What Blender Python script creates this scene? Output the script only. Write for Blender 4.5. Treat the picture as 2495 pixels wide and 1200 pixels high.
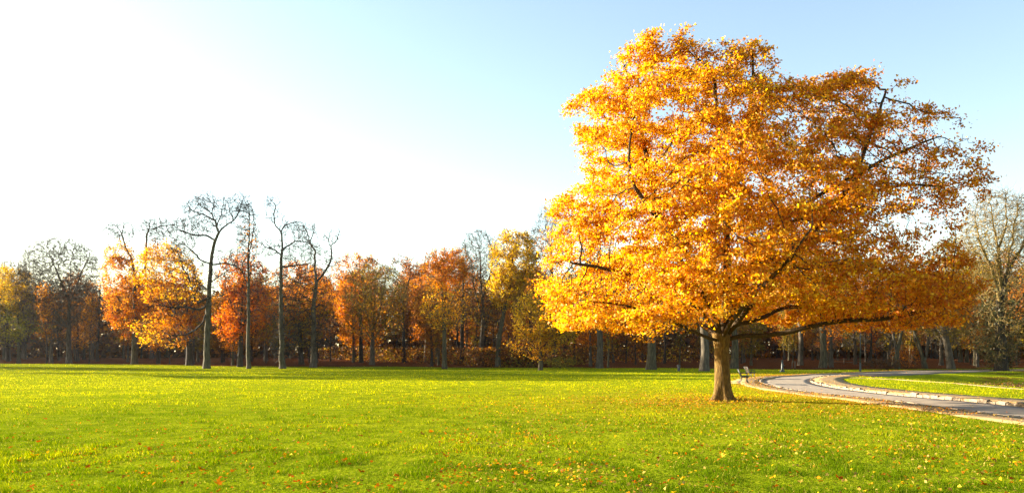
import bpy, math, random
import numpy as np

# ------------------------------------------------------------------ camera, sky, sun, exposure
for o in list(bpy.data.objects):
    bpy.data.objects.remove(o)
scene = bpy.context.scene
COL = scene.collection
F_PX, CX, HOR, CAM_H = 1958.0, 1247.5, 862.0, 2.2        # photo 2495 x 1200

cam_d = bpy.data.cameras.new('camera')
cam = bpy.data.objects.new('camera', cam_d); COL.objects.link(cam)
cam.location = (0, 0, CAM_H)
cam.rotation_euler = (math.radians(90), 0, 0)
cam_d.sensor_width = 36.0
cam_d.lens = 36.0 * F_PX / 2495.0
cam_d.shift_y = (HOR - 600.0) / 2495.0
cam_d.clip_start = 0.1
cam_d.clip_end = 6000
scene.camera = cam

SUN_AZ = math.radians(-71.0)       # measured from the view axis, negative = to the left
SUN_EL = math.radians(13.0)
sun_dir = np.array([math.sin(SUN_AZ) * math.cos(SUN_EL), math.cos(SUN_AZ) * math.cos(SUN_EL), math.sin(SUN_EL)])

world = bpy.data.worlds.new('World'); scene.world = world
world.use_nodes = True
wn = world.node_tree.nodes; wl = world.node_tree.links
wn.clear()
sky = wn.new('ShaderNodeTexSky'); sky.sky_type = 'NISHITA'
sky.sun_disc = False
sky.sun_elevation = SUN_EL
sky.sun_rotation = SUN_AZ
sky.altitude = 0
sky.air_density = 1.0
sky.dust_density = 0.75
sky.ozone_density = 0.35
bg = wn.new('ShaderNodeBackground'); bg.inputs['Strength'].default_value = 0.060
wo = wn.new('ShaderNodeOutputWorld')
wl.new(sky.outputs[0], bg.inputs['Color']); wl.new(bg.outputs[0], wo.inputs['Surface'])

sd = bpy.data.lights.new('sun', 'SUN'); sd.energy = 5.0; sd.angle = math.radians(0.55); sd.color = (1.0, 0.86, 0.66)
sun = bpy.data.objects.new('sun', sd); COL.objects.link(sun)
sun.rotation_euler = (math.radians(90) - SUN_EL, 0, -SUN_AZ + math.pi)
sun.location = (-60, 30, 40)

vs = scene.view_settings
vs.view_transform = 'Standard'; vs.look = 'None'; vs.gamma = 1.0; vs.use_curve_mapping = False
vs.exposure = 2.70
HAZE = 0.00005
cy = scene.cycles
cy.max_bounces = 6; cy.diffuse_bounces = 4; cy.glossy_bounces = 2; cy.transmission_bounces = 4
cy.use_denoising = True; cy.denoiser = 'OPENIMAGEDENOISE'; cy.denoising_input_passes = 'RGB_ALBEDO_NORMAL'
cy.sample_clamp_indirect = 6.0

# ------------------------------------------------------------------ helpers
def rng_(s): return np.random.default_rng(s)

def nrm(a):
    return a / np.maximum(np.linalg.norm(a, axis=-1, keepdims=True), 1e-9)

def ss(a, b, x):
    t = np.clip((np.asarray(x, float) - a) / (b - a), 0, 1)
    return t * t * (3 - 2 * t)

def _hash(i, j, k, seed):
    h = (i.astype(np.int64) * 374761393 + j.astype(np.int64) * 668265263 + k.astype(np.int64) * 2147483647 + seed * 144665) & 0xFFFFFFFF
    h = ((h ^ (h >> 13)) * 1274126177) & 0xFFFFFFFF
    h = (h ^ (h >> 16)) & 0xFFFFFF
    return h / float(0xFFFFFF)

def vnoise(p, seed=0):
    p = np.asarray(p, float)
    if p.shape[-1] == 2:
        p = np.concatenate([p, np.zeros(p.shape[:-1] + (1,))], -1)
    i = np.floor(p).astype(np.int64); f = p - i; f = f * f * (3 - 2 * f)
    r = 0
    for a in (0, 1):
        for b in (0, 1):
            for c in (0, 1):
                w = (f[..., 0] if a else 1 - f[..., 0]) * (f[..., 1] if b else 1 - f[..., 1]) * (f[..., 2] if c else 1 - f[..., 2])
                r = r + w * _hash(i[..., 0] + a, i[..., 1] + b, i[..., 2] + c, seed)
    return r

def fbm(p, seed=0, oct=3):
    p = np.asarray(p, float); r = 0; a = 0.5; t = 0
    for o in range(oct):
        r = r + a * vnoise(p * (2 ** o), seed + o * 17); t += a; a *= 0.5
    return r / t

def mesh(name, V, F, mat=None, col=None, smooth=False):
    me = bpy.data.meshes.new(name)
    V = np.ascontiguousarray(V, np.float32); F = np.ascontiguousarray(F, np.int32)
    k = F.shape[1]
    me.vertices.add(len(V)); me.vertices.foreach_set('co', V.ravel())
    me.loops.add(F.size); me.loops.foreach_set('vertex_index', F.ravel())
    me.polygons.add(len(F))
    me.polygons.foreach_set('loop_start', np.arange(0, F.size, k, dtype=np.int32))
    me.polygons.foreach_set('loop_total', np.full(len(F), k, np.int32))
    if smooth:
        me.polygons.foreach_set('use_smooth', np.ones(len(F), bool))
    if col is not None:
        at = me.color_attributes.new('col', 'FLOAT_COLOR', 'POINT')
        c4 = np.ones((len(V), 4), np.float32); c4[:, :3] = col
        at.data.foreach_set('color', c4.ravel())
    me.update(calc_edges=True)
    if mat: me.materials.append(mat)
    return me

def link(name, me, parent=None, kind=None):
    o = bpy.data.objects.new(name, me); COL.objects.link(o)
    if parent is not None: o.parent = parent
    if kind: o['kind'] = kind
    return o

def tag(o, label=None, cat=None, group=None, kind=None):
    if label: o['label'] = label
    if cat: o['category'] = cat
    if group: o['group'] = group
    if kind: o['kind'] = kind
    return o

def empty(name, loc, label, cat, group=None):
    o = bpy.data.objects.new(name, None); COL.objects.link(o)
    o.location = loc; o.empty_display_size = 0.3
    return tag(o, label, cat, group)

class MB:
    """collects boxes / tubes as quads"""
    def __init__(s): s.V = []; s.F = []; s.n = 0
    def add(s, V, F):
        s.V.append(np.asarray(V, float)); s.F.append(np.asarray(F, int) + s.n); s.n += len(V); return s
    def box(s, c, d, rot=None, bev=0.0):
        d = np.array(d) / 2
        v = np.array([[x, y, z] for x in (-1, 1) for y in (-1, 1) for z in (-1, 1)], float) * d
        if rot is not None: v = v @ np.asarray(rot).T
        f = [[0, 1, 3, 2], [4, 6, 7, 5], [0, 4, 5, 1], [2, 3, 7, 6], [0, 2, 6, 4], [1, 5, 7, 3]]
        return s.add(v + np.array(c), f)
    def tube(s, pts, rad, n=8, cap=True):
        pts = np.asarray(pts, float); rad = np.broadcast_to(np.asarray(rad, float), (len(pts),))
        t = nrm(np.gradient(pts, axis=0)); u = np.cross(t[0], [0.31, 0.9, 0.17]); u /= np.linalg.norm(u)
        V = []
        for i in range(len(pts)):
            u = u - t[i] * np.dot(u, t[i]); u /= np.linalg.norm(u); w = np.cross(t[i], u)
            a = np.arange(n) * 2 * math.pi / n
            V.append(pts[i] + rad[i] * (np.cos(a)[:, None] * u + np.sin(a)[:, None] * w))
        V = np.concatenate(V); F = []
        for i in range(len(pts) - 1):
            for k in range(n):
                F.append([i * n + k, i * n + (k + 1) % n, (i + 1) * n + (k + 1) % n, (i + 1) * n + k])
        if cap:
            V = np.concatenate([V, pts[:1], pts[-1:]]); a, b = len(V) - 2, len(V) - 1; m = (len(pts) - 1) * n
            for k in range(0, n, 1):
                F.append([a, (k + 1) % n, k, k]); F.append([b, m + k, m + (k + 1) % n, m + (k + 1) % n])
        return s.add(V, F)
    def build(s, name, mat, parent=None, kind=None, smooth=False):
        V = np.concatenate(s.V); F = np.concatenate(s.F)
        me = bpy.data.meshes.new(name)
        me.from_pydata([tuple(v) for v in V], [], [tuple(dict.fromkeys(f)) for f in F.tolist()])
        if smooth: me.polygons.foreach_set('use_smooth', np.ones(len(me.polygons), bool))
        me.materials.append(mat); me.update()
        return link(name, me, parent, kind)

# ------------------------------------------------------------------ materials
def mat_new(name):
    m = bpy.data.materials.new(name); m.use_nodes = True
    nt = m.node_tree; nt.nodes.clear()
    out = nt.nodes.new('ShaderNodeOutputMaterial')
    return m, nt, nt.nodes, nt.links, out

def mat_leaf(name, transl=0.45, gloss=0.06, boost=1.25):
    m, nt, N, L, out = mat_new(name)
    at = N.new('ShaderNodeVertexColor'); at.layer_name = 'col'
    d = N.new('ShaderNodeBsdfDiffuse'); t = N.new('ShaderNodeBsdfTranslucent')
    hs = N.new('ShaderNodeHueSaturation'); hs.inputs['Value'].default_value = boost; hs.inputs['Saturation'].default_value = 1.08
    L.new(at.outputs[0], d.inputs[0]); L.new(at.outputs[0], hs.inputs['Color']); L.new(hs.outputs[0], t.inputs[0])
    mx = N.new('ShaderNodeMixShader'); mx.inputs[0].default_value = transl
    L.new(d.outputs[0], mx.inputs[1]); L.new(t.outputs[0], mx.inputs[2])
    if gloss > 0:
        g = N.new('ShaderNodeBsdfGlossy'); g.inputs['Roughness'].default_value = 0.5; g.inputs['Color'].default_value = (1, .95, .85, 1)
        m2 = N.new('ShaderNodeMixShader'); m2.inputs[0].default_value = gloss
        L.new(mx.outputs[0], m2.inputs[1]); L.new(g.outputs[0], m2.inputs[2]); mx = m2
    L.new(mx.outputs[0], out.inputs[0])
    return m

def ramp(N, stops):
    r = N.new('ShaderNodeValToRGB'); e = r.color_ramp.elements
    while len(e) < len(stops): e.new(0.5)
    for el, (p, c) in zip(e, stops): el.position = p; el.color = (*c, 1)
    return r

def mat_noise(name, stops, scale=(1, 1, 1), nscale=4.0, detail=6, rough=0.9, bump=0.0, bumpscale=None, bdist=0.02, coord='Object', spec=0.2):
    stops = [(q, tuple(.8 * v for v in c)) for q, c in stops]
    m, nt, N, L, out = mat_new(name)
    tc = N.new('ShaderNodeTexCoord'); mp = N.new('ShaderNodeMapping'); mp.inputs['Scale'].default_value = scale
    L.new(tc.outputs[coord], mp.inputs[0])
    no = N.new('ShaderNodeTexNoise'); no.inputs['Scale'].default_value = nscale; no.inputs['Detail'].default_value = detail; no.inputs['Roughness'].default_value = 0.6
    L.new(mp.outputs[0], no.inputs['Vector'])
    r = ramp(N, stops); L.new(no.outputs[0], r.inputs[0])
    b = N.new('ShaderNodeBsdfPrincipled'); b.inputs['Roughness'].default_value = rough
    b.inputs['Specular IOR Level'].default_value = spec
    L.new(r.outputs[0], b.inputs['Base Color'])
    if bump:
        n2 = N.new('ShaderNodeTexNoise'); n2.inputs['Scale'].default_value = bumpscale or nscale * 2; n2.inputs['Detail'].default_value = 5
        L.new(mp.outputs[0], n2.inputs['Vector'])
        bp = N.new('ShaderNodeBump'); bp.inputs['Strength'].default_value = bump; bp.inputs['Distance'].default_value = bdist
        L.new(n2.outputs[0], bp.inputs['Height']); L.new(bp.outputs[0], b.inputs['Normal'])
    L.new(b.outputs[0], out.inputs[0])
    return m

M = {}
M['leaf'] = mat_leaf('autumn_leaf', 0.52, 0.015, 1.3)
M['grassblade'] = mat_leaf('grass_blade', 0.42, 0.0, 1.2)
M['deadleaf'] = mat_leaf('fallen_leaf', 0.2, 0.0)
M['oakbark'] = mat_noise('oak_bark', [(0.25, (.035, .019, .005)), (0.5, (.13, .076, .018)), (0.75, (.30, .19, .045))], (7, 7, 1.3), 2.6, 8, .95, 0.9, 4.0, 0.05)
M['limbshaded'] = mat_noise('limb_bark_shaded', [(0.25, (.02, .012, .006)), (0.5, (.055, .034, .014)), (0.75, (.11, .07, .026))], (7, 7, 1.3), 2.6, 8, .95, 0.6, 4.0, 0.04)  # oak bark darkened to paint in the shade inside the crown
M['bark'] = mat_noise('grey_bark', [(0.3, (.045, .036, .026)), (0.55, (.11, .09, .062)), (0.8, (.19, .165, .115))], (3, 3, .7), 2.0, 6, .95, 0.8, 3.0, 0.05)
M['barkdark'] = mat_noise('dark_bark', [(0.3, (.022, .018, .014)), (0.6, (.06, .048, .034)), (0.85, (.11, .09, .06))], (3, 3, .7), 2.0, 6, .95)
M['barkgreen'] = mat_noise('mossy_bark', [(0.3, (.03, .026, .016)), (0.5, (.085, .072, .04)), (0.75, (.16, .135, .075))], (3, 3, .7), 2.0, 6, .95, 0.8, 3.0, 0.05)
M['barkgold'] = mat_noise('ochre_bark', [(0.3, (.10, .07, .025)), (0.55, (.22, .155, .05)), (0.8, (.34, .25, .09))], (3, 3, .7), 2.0, 6, .95)
M['asphalt'] = mat_noise('asphalt', [(0.3, (.22, .175, .125)), (0.55, (.36, .29, .205)), (0.85, (.48, .39, .28))], (1, 1, 1), 1.2, 9, .8, 0.3, 60, 0.01)
M['sand'] = mat_noise('sandy_gravel', [(0.3, (.22, .14, .06)), (0.6, (.34, .23, .10)), (0.85, (.44, .32, .16))], (1, 1, 1), 1.5, 9, .95, 0.5, 40, 0.01)
M['dirt'] = mat_noise('trodden_dirt', [(0.3, (.10, .08, .06)), (0.6, (.19, .155, .12)), (0.85, (.27, .22, .17))], (1, 1, 1), 1.0, 9, .95, 0.5, 30, 0.01)
M['stone'] = mat_noise('kerb_stone', [(0.3, (.11, .085, .055)), (0.55, (.25, .20, .14)), (0.85, (.42, .35, .25))], (1, 1, 1), 5, 6, .9, 0.5, 12, 0.02)
M['greystone'] = mat_noise('grey_stone', [(0.3, (.06, .065, .065)), (0.7, (.14, .145, .14))], (1, 1, 1), 6, 6, .9, 0.5, 14, 0.02)
M['metal'] = mat_noise('dark_green_paint', [(0.3, (.015, .025, .022)), (0.7, (.03, .045, .04))], (1, 1, 1), 8, 4, .45, spec=.5)
M['wood'] = mat_noise('weathered_wood', [(0.3, (.09, .075, .055)), (0.7, (.2, .165, .12))], (1, 8, 8), 3, 6, .85)
M['darkwood'] = mat_noise('bench_wood', [(0.3, (.025, .018, .014)), (0.7, (.06, .042, .03))], (8, 1, 8), 3, 6, .7)
M['white'] = mat_noise('white_paint', [(0.3, (.7, .7, .68)), (0.7, (.82, .82, .8))], (1, 1, 1), 6, 3, .6)
M['lampglass'] = mat_noise('frosted_glass', [(0.3, (.5, .5, .48)), (0.7, (.6, .6, .58))], (1, 1, 1), 6, 3, .2)

# ------------------------------------------------------------------ ground shape
def pline_dist(P, poly):
    """distance of points to a polyline"""
    poly = np.asarray(poly, float); P = np.asarray(P, float)
    best = np.full(P.shape[:-1], 1e9)
    for a, b in zip(poly[:-1], poly[1:]):
        ab = b - a; L2 = max((ab ** 2).sum(), 1e-9)
        t = np.clip(((P - a) @ ab) / L2, 0, 1)
        d = np.linalg.norm(P - (a + t[..., None] * ab), axis=-1)
        best = np.minimum(best, d)
    return best

def catmull(P, n=8):
    P = np.asarray(P, float); Q = np.concatenate([2 * P[:1] - P[1:2], P, 2 * P[-1:] - P[-2:-1]])
    out = []
    for i in range(1, len(Q) - 2):
        p0, p1, p2, p3 = Q[i - 1:i + 3]
        for t in np.linspace(0, 1, n, endpoint=False):
            out.append(0.5 * ((2 * p1) + (-p0 + p2) * t + (2 * p0 - 5 * p1 + 4 * p2 - p3) * t * t + (-p0 + 3 * p1 - 3 * p2 + p3) * t ** 3))
    out.append(P[-1]); return np.array(out)

def resample(P, step):
    P = np.asarray(P, float); d = np.r_[0, np.cumsum(np.linalg.norm(np.diff(P, axis=0), axis=1))]
    n = max(2, int(round(d[-1] / step)) + 1); s = np.linspace(0, d[-1], n)
    return np.stack([np.interp(s, d, P[:, k]) for k in range(P.shape[1])], 1)

# road centreline in metres (x to the right, y away)
ROAD = resample(catmull([(20.5, 8), (19.6, 18), (19.2, 26), (18.8, 34), (18.5, 41), (18.6, 47), (19.4, 54), (21.2, 62), (24.2, 70), (29.0, 78.5), (36.0, 88), (45.0, 97), (58.0, 106), (80, 116), (110, 124)]), 0.8)
RW = 1.85
BRANCH = resample(catmull([(38.0, 88.5), (46, 93.0), (56, 100), (68, 108), (84, 113), (110, 116)]), 1.0)      # sandy track to the right
ISLE = resample(catmull([(26.5, 67.5), (29.5, 71.0), (32.0, 68.0), (32.6, 60), (32.2, 50), (31.6, 40), (31.5, 30), (32.5, 18)]), 1.0)   # narrow track behind the lawn strip

def h0(x, y):
    x = np.asarray(x, float); y = np.asarray(y, float)
    p = np.stack([x, y], -1)
    z = 0.16 * (fbm(p / 14.0, 3, 2) - 0.5) * ss(4, 20, y) + 0.22 * (fbm(p / np.array([34.0, 17.0]), 9, 2) - 0.5) * ss(8, 40, y)
    z = z + 0.5 * ss(106, 150, y) + 0.8 * ss(150, 215, y)
    z = z + 0.10 * np.exp(-(((x - 10) ** 2 + (y - 38) ** 2) / 18.0))
    # the hollow to the right of the lawn strip
    hx = ss(33.2, 41, x) * (1 - ss(72, 92, x)); hy = ss(34, 50, y) * (1 - ss(66, 94, y - 0.30 * (x - 40)))
    z = z - 2.0 * hx * hy
    z = z + 0.8 * ss(400, 900, np.hypot(x, y))
    return z

def road_d(x, y): return pline_dist(np.stack([np.asarray(x, float), np.asarray(y, float)], -1), ROAD[::4])
def track_d(x, y):
    p = np.stack([np.asarray(x, float), np.asarray(y, float)], -1)
    return np.minimum(pline_dist(p, BRANCH[::3]) - 1.5, pline_dist(p, ISLE[::3]) - 0.36)

def hz(x, y):
    return float(h0(np.array([x]), np.array([y]))[0])

def P(px, py):
    """photo pixel on the ground -> world point"""
    k = (px - CX) / F_PX; m = (py - HOR) / F_PX
    ys = np.linspace(8, 260, 2500); zr = CAM_H - m * ys
    g = h0(k * ys, ys); i = np.argmax(zr <= g)
    if zr[i] > g[i]: i = len(ys) - 1
    return np.array([k * ys[i], ys[i], g[i]])

def edge_y(x):      # where lawn turns into wood
    return np.interp(x, [-220, -100, -70, -45, -25, 0, 25, 45, 60, 90, 200], [158, 150, 140, 127, 126, 124, 119, 114, 118, 121, 124])

# ground sheet
gx = np.unique(np.concatenate([np.linspace(-75, 75, 261), np.sign(np.linspace(-1, 1, 81)) * (75 + (np.abs(np.linspace(-1, 1, 81)) ** 3) * 3000)]))
gy = np.unique(np.concatenate([np.linspace(-60, 4, 16), np.linspace(4, 70, 150), np.linspace(70, 220, 150), 220 + np.linspace(0, 1, 30) ** 3 * 3500]))
GX, GY = np.meshgrid(gx, gy)
GZ = h0(GX, GY)
near = (np.abs(GX) < 130) & (GY > 0) & (GY < 140)
rd = np.full(GX.shape, 99.0); td = rd.copy()
rd[near] = road_d(GX[near], GY[near]); td[near] = track_d(GX[near], GY[near])
GZ = GZ - 0.14 * (1 - ss(2.6, 3.5, rd)) - 0.07 * (1 - ss(-0.5, 0.0, td)) * ss(2.6, 3.5, rd)
nx, ny = len(gx), len(gy)
ii = (np.arange(ny - 1)[:, None] * nx + np.arange(nx - 1)[None]).ravel()
GF = np.stack([ii, ii + 1, ii + nx + 1, ii + nx], 1)
pp = np.stack([GX, GY], -1)
wobble = 7 * (fbm(pp / 9.0, 21, 2) - 0.5)
lit = ss(-2, 3, GY + wobble - edge_y(GX))                                        # leaf litter of the wood
lit = np.maximum(lit, ss(0.45, 0.7, fbm(pp / 6.0, 5, 3) * ss(36, 48, GX) * ss(38, 50, GY)))  # the hollow
olf = np.exp(-(((GX - 12) / 9) ** 2 + ((GY - 37) / 8) ** 2)) * 0.35
verge = np.exp(-((rd - 3.2) / 1.3) ** 2) * ss(22, 40, GY) * (GX < 24)
gcol = np.stack([lit, np.clip(olf + 0.8 * verge, 0, 1), np.zeros_like(lit)], -1).reshape(-1, 3)

gm, nt, N, L, out = mat_new('ground')
at = N.new('ShaderNodeVertexColor'); at.layer_name = 'col'
sp = N.new('ShaderNodeSeparateColor'); L.new(at.outputs[0], sp.inputs[0])
tc = N.new('ShaderNodeTexCoord')
n1 = N.new('ShaderNodeTexNoise'); n1.inputs['Scale'].default_value = 0.9; n1.inputs['Detail'].default_value = 10; n1.inputs['Roughness'].default_value = 0.7
L.new(tc.outputs['Object'], n1.inputs['Vector'])
n2 = N.new('ShaderNodeTexNoise'); n2.inputs['Scale'].default_value = 9.0; n2.inputs['Detail'].default_value = 6
L.new(tc.outputs['Object'], n2.inputs['Vector'])
rg = ramp(N, [(.3, (.07, .10, .005)), (.55, (.19, .22, .006)), (.8, (.30, .30, .012))]); L.new(n1.outputs[0], rg.inputs[0])
rl = ramp(N, [(.3, (.03, .014, .007)), (.5, (.085, .032, .012)), (.62, (.15, .052, .016)), (.8, (.22, .10, .03))]); L.new(n2.outputs[0], rl.inputs[0])
ry = ramp(N, [(.3, (.22, .13, .01)), (.6, (.5, .28, .02))]); L.new(n2.outputs[0], ry.inputs[0])
mx1 = N.new('ShaderNodeMixRGB'); L.new(sp.outputs[1], mx1.inputs[0]); L.new(rg.outputs[0], mx1.inputs[1]); L.new(ry.outputs[0], mx1.inputs[2])
mx2 = N.new('ShaderNodeMixRGB'); L.new(sp.outputs[0], mx2.inputs[0]); L.new(mx1.outputs[0], mx2.inputs[1]); L.new(rl.outputs[0], mx2.inputs[2])
bs = N.new('ShaderNodeBsdfDiffuse'); L.new(mx2.outputs[0], bs.inputs[0])
bp = N.new('ShaderNodeBump'); bp.inputs['Strength'].default_value = 0.8; bp.inputs['Distance'].default_value = 0.08
L.new(n2.outputs[0], bp.inputs['Height']); L.new(bp.outputs[0], bs.inputs['Normal'])
L.new(bs.outputs[0], out.inputs[0])
ground = link('ground', mesh('ground', np.stack([GX, GY, GZ], -1).reshape(-1, 3), GF, gm, gcol, True), kind='structure')

# ------------------------------------------------------------------ road, pavements, kerbs, tracks
def strip(name, line, s0, s1, mat, z_off, skirt=0.2, nacross=4, y_lo=None, edge_noise=0.0, width_fn=None, parent=None):
    line = np.asarray(line, float); t = nrm(np.gradient(line, axis=0)); nr = np.stack([t[:, 1], -t[:, 0]], 1)   # to the right of travel
    s = np.linspace(s0, s1, nacross + 1)
    V = []
    for k, sv in enumerate(s):
        off = np.full(len(line), sv)
        if edge_noise and k in (0, nacross):
            off = off + edge_noise * (vnoise(line * 0.9 + sv * 7, 4) - 0.5) * 2
        q = line + nr * off[:, None]
        V.append(np.c_[q, h0(q[:, 0], q[:, 1]) + z_off])
    lo = V[0].copy(); lo[:, 2] -= skirt; hi = V[-1].copy(); hi[:, 2] -= skirt
    V = [lo] + V + [hi]; K = len(V); V = np.stack(V, 1).reshape(-1, 3)
    a = (np.arange(len(line) - 1)[:, None] * K + np.arange(K - 1)[None]).ravel()
    Fq = np.stack([a, a + 1, a + K + 1, a + K], 1)
    return link(name, mesh(name, V, Fq, mat, None, False), parent, None if parent else 'structure')

KW = 0.16
road = strip('road', ROAD, -RW, RW, M['asphalt'], -0.05, 0.3, 6)
pave_out = strip('pavement', ROAD, -RW - KW - 1.5, -RW - KW, M['sand'], 0.035, 0.3, 3, edge_noise=0.22)
pave_in = strip('pavement', ROAD[ROAD[:, 1] < 84], RW + KW, RW + KW + 2.3, M['sand'], 0.055, 0.3, 3, edge_noise=0.2)
bench_bay = strip('bench_terrace', resample(np.array([(16.6, 57.5), (17.6, 61.5), (19.5, 66.5), (22.5, 72.5)]), 0.6), -0.9, 1.2, M['sand'], 0.028, 0.3, 3, edge_noise=0.4)
track_a = strip('path', BRANCH, -1.5, 1.5, M['dirt'], 0.012, 0.2, 3, edge_noise=0.3)
track_b = strip('path', ISLE, -0.3, 0.3, M['sand'], 0.012, 0.2, 2, edge_noise=0.2)

# kerbs: each stone its own piece
def stone_mesh(seed, wob):
    r = rng_(seed); xs = np.linspace(-.5, .5, 4); V = []; 
    prof = [(-.5, -.5), (-.5, .36), (-.40, .5), (.40, .5), (.5, .36), (.5, -.5)]
    for x in xs:
        sx = 0.93 if abs(x) > .45 else 1.0
        for (a, b) in prof:
            V.append([x, a * sx + r.normal() * wob, (b * sx if b > 0 else b) + (r.normal() * wob if b > 0 else 0)])
    Fq = []
    for i in range(3):
        for k in range(6):
            Fq.append([i * 6 + k, i * 6 + (k + 1) % 6, (i + 1) * 6 + (k + 1) % 6, (i + 1) * 6 + k])
    Fq += [[0, 1, 2, 3], [0, 3, 4, 5], [18, 21, 20, 19], [18, 23, 22, 21]]
    return mesh('kerb_stone', np.array(V), np.array(Fq), M['stone'], None, False)
STONES = [stone_mesh(s, 0.045) for s in range(5)]

def kerb(line, off, step, size, z_top, seed, gap=0.93, rough=0.0):
    r = rng_(seed)
    root = bpy.data.objects.new('kerb', None); COL.objects.link(root); root['kind'] = 'structure'
    t = nrm(np.gradient(line, axis=0)); nr = np.stack([t[:, 1], -t[:, 0]], 1)
    q = resample(line + nr * off, step); mid = (q[1:] + q[:-1]) / 2; d = q[1:] - q[:-1]
    for m_, dd in zip(mid, d):
        if not (6 < m_[1] < 112): continue
        o = bpy.data.objects.new('kerb_stone', STONES[r.integers(5)]); COL.objects.link(o); o.parent = root
        L_ = np.linalg.norm(dd) * (gap - r.random() * 0.03)
        hgt = size[1] * (1 + rough * r.normal())
        o.scale = (L_, size[0] * (1 + rough * r.normal() * .6), hgt)
        o.location = (m_[0] + rough * .06 * r.normal(), m_[1], hz(*m_) + z_top - size[1] / 2 + (hgt - size[1]) * .5)
        o.rotation_euler = (r.normal() * rough * .1, r.normal() * rough * .08, math.atan2(dd[1], dd[0]) + r.normal() * rough * .1)
    return root
kerb(ROAD[(ROAD[:, 1] < 86)], RW + KW / 2, 0.62, (KW + .03, 0.28), 0.072, 4, 0.96, 0.14)
kerb(ROAD, -RW - KW / 2, 0.95, (KW + .03, 0.26), 0.05, 5, 0.985, 0.03)

# two metal grates let into the sandy terrace
for (px, py) in ((1858, 924), (1847, 933)):
    p = P(px, py)
    g = empty('drain_grate', (p[0], p[1], hz(p[0], p[1]) + 0.045), 'dark iron drain grate let into the sandy pavement by the benches', 'drain grate', 'drain grates in the sandy pavement')
    b = MB(); b.box((0, -.21, 0), (.86, .04, .03)); b.box((0, .21, 0), (.86, .04, .03)); b.box((-.41, 0, 0), (.04, .38, .03)); b.box((.41, 0, 0), (.04, .38, .03))
    b.build('frame', M['metal'], g)
    for k in range(9):
        MB().box((-.34 + k * .085, 0, -.004), (.035, .39, .02)).build('bar', M['metal'], g)

# ------------------------------------------------------------------ trees
def grow(seed_pos, seed_par, A, step, dk, iters, jit, trop, rng, maxn=30000):
    pos = np.zeros((maxn, 3)); par = np.full(maxn, -1, int); n = len(seed_pos)
    pos[:n] = seed_pos; par[:n] = seed_par
    nch = np.zeros(maxn, int)
    A = np.asarray(A, float)
    def nearest(A, B):
        D = (A ** 2).sum(1)[:, None] + (B ** 2).sum(1)[None] - 2 * A @ B.T
        j = D.argmin(1); return j, np.sqrt(np.maximum(D[np.arange(len(A)), j], 0))
    near, dist = nearest(A, pos[:n])
    for it in range(iters):
        if len(A) == 0 or n > maxn - 2500: break
        d = nrm(A - pos[near])
        u, inv = np.unique(near, return_inverse=True)
        s = np.zeros((len(u), 3)); np.add.at(s, inv, d)
        s = nrm(s); s = nrm(s + np.asarray(trop) + jit * rng.normal(size=s.shape))
        ok = nch[u] < 4
        if not ok.any(): break
        u2 = u[ok]; new = pos[u2] + step * s[ok]
        k = len(new); pos[n:n + k] = new; par[n:n + k] = u2; nch[u2] += 1
        j, dd = nearest(A, new)
        better = dd < dist
        near = np.where(better, j + n, near); dist = np.where(better, dd, dist); n += k
        keep = (dist > dk) & ~((nch[near] >= 4) & ~better)
        A, near, dist = A[keep], near[keep], dist[keep]
    return pos[:n], par[:n]

def seeds_from_lines(lines, step, rng, wig=0.0):
    pos = []; par = []
    for li, ln in enumerate(lines):
        q = resample(catmull(np.asarray(ln, float), 6), step)
        if wig:
            w = np.cumsum(rng.normal(size=q.shape) * wig * (.35 if li == 0 else 1), axis=0); w -= np.linspace(0, 1, len(q))[:, None] * w[-1]; w[0] = 0
            q = q + w * np.array([1, 1, .4])
        if li == 0:
            last = -1; start = 0
        else:
            Pn = np.array(pos); last = int(np.linalg.norm(Pn - q[0], axis=1).argmin()); start = 1
        for k in range(start, len(q)):
            pos.append(q[k]); par.append(last); last = len(pos) - 1
    return np.array(pos), np.array(par)

def structure(pos, par, R, expo=2.35, tip_min=0.004, taper=0.0):
    n = len(pos); nchild = np.bincount(par[par >= 0], minlength=n)
    cnt = np.zeros(n); cnt[nchild == 0] = 1.0
    order = np.arange(n)[::-1]; cl = cnt.tolist(); pl = par.tolist()
    for i in order.tolist():
        if pl[i] >= 0: cl[pl[i]] += cl[i] + 0.02
    cnt = np.array(cl); r = R * (cnt / cnt[0]) ** (1 / expo)
    r = r * (1 - taper * np.clip(pos[:, 2] / max(pos[:, 2].max(), 1), 0, 1))
    r = np.maximum(r, tip_min)
    main = np.full(n, -1, int); best = np.zeros(n)
    for i in range(n):
        p = pl[i]
        if p >= 0 and cl[i] > best[p]: best[p] = cl[i]; main[p] = i
    depth = np.zeros(n, int)
    for i in range(n):
        if pl[i] >= 0: depth[i] = depth[pl[i]] + 1
    return r, main, depth, nchild

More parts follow.
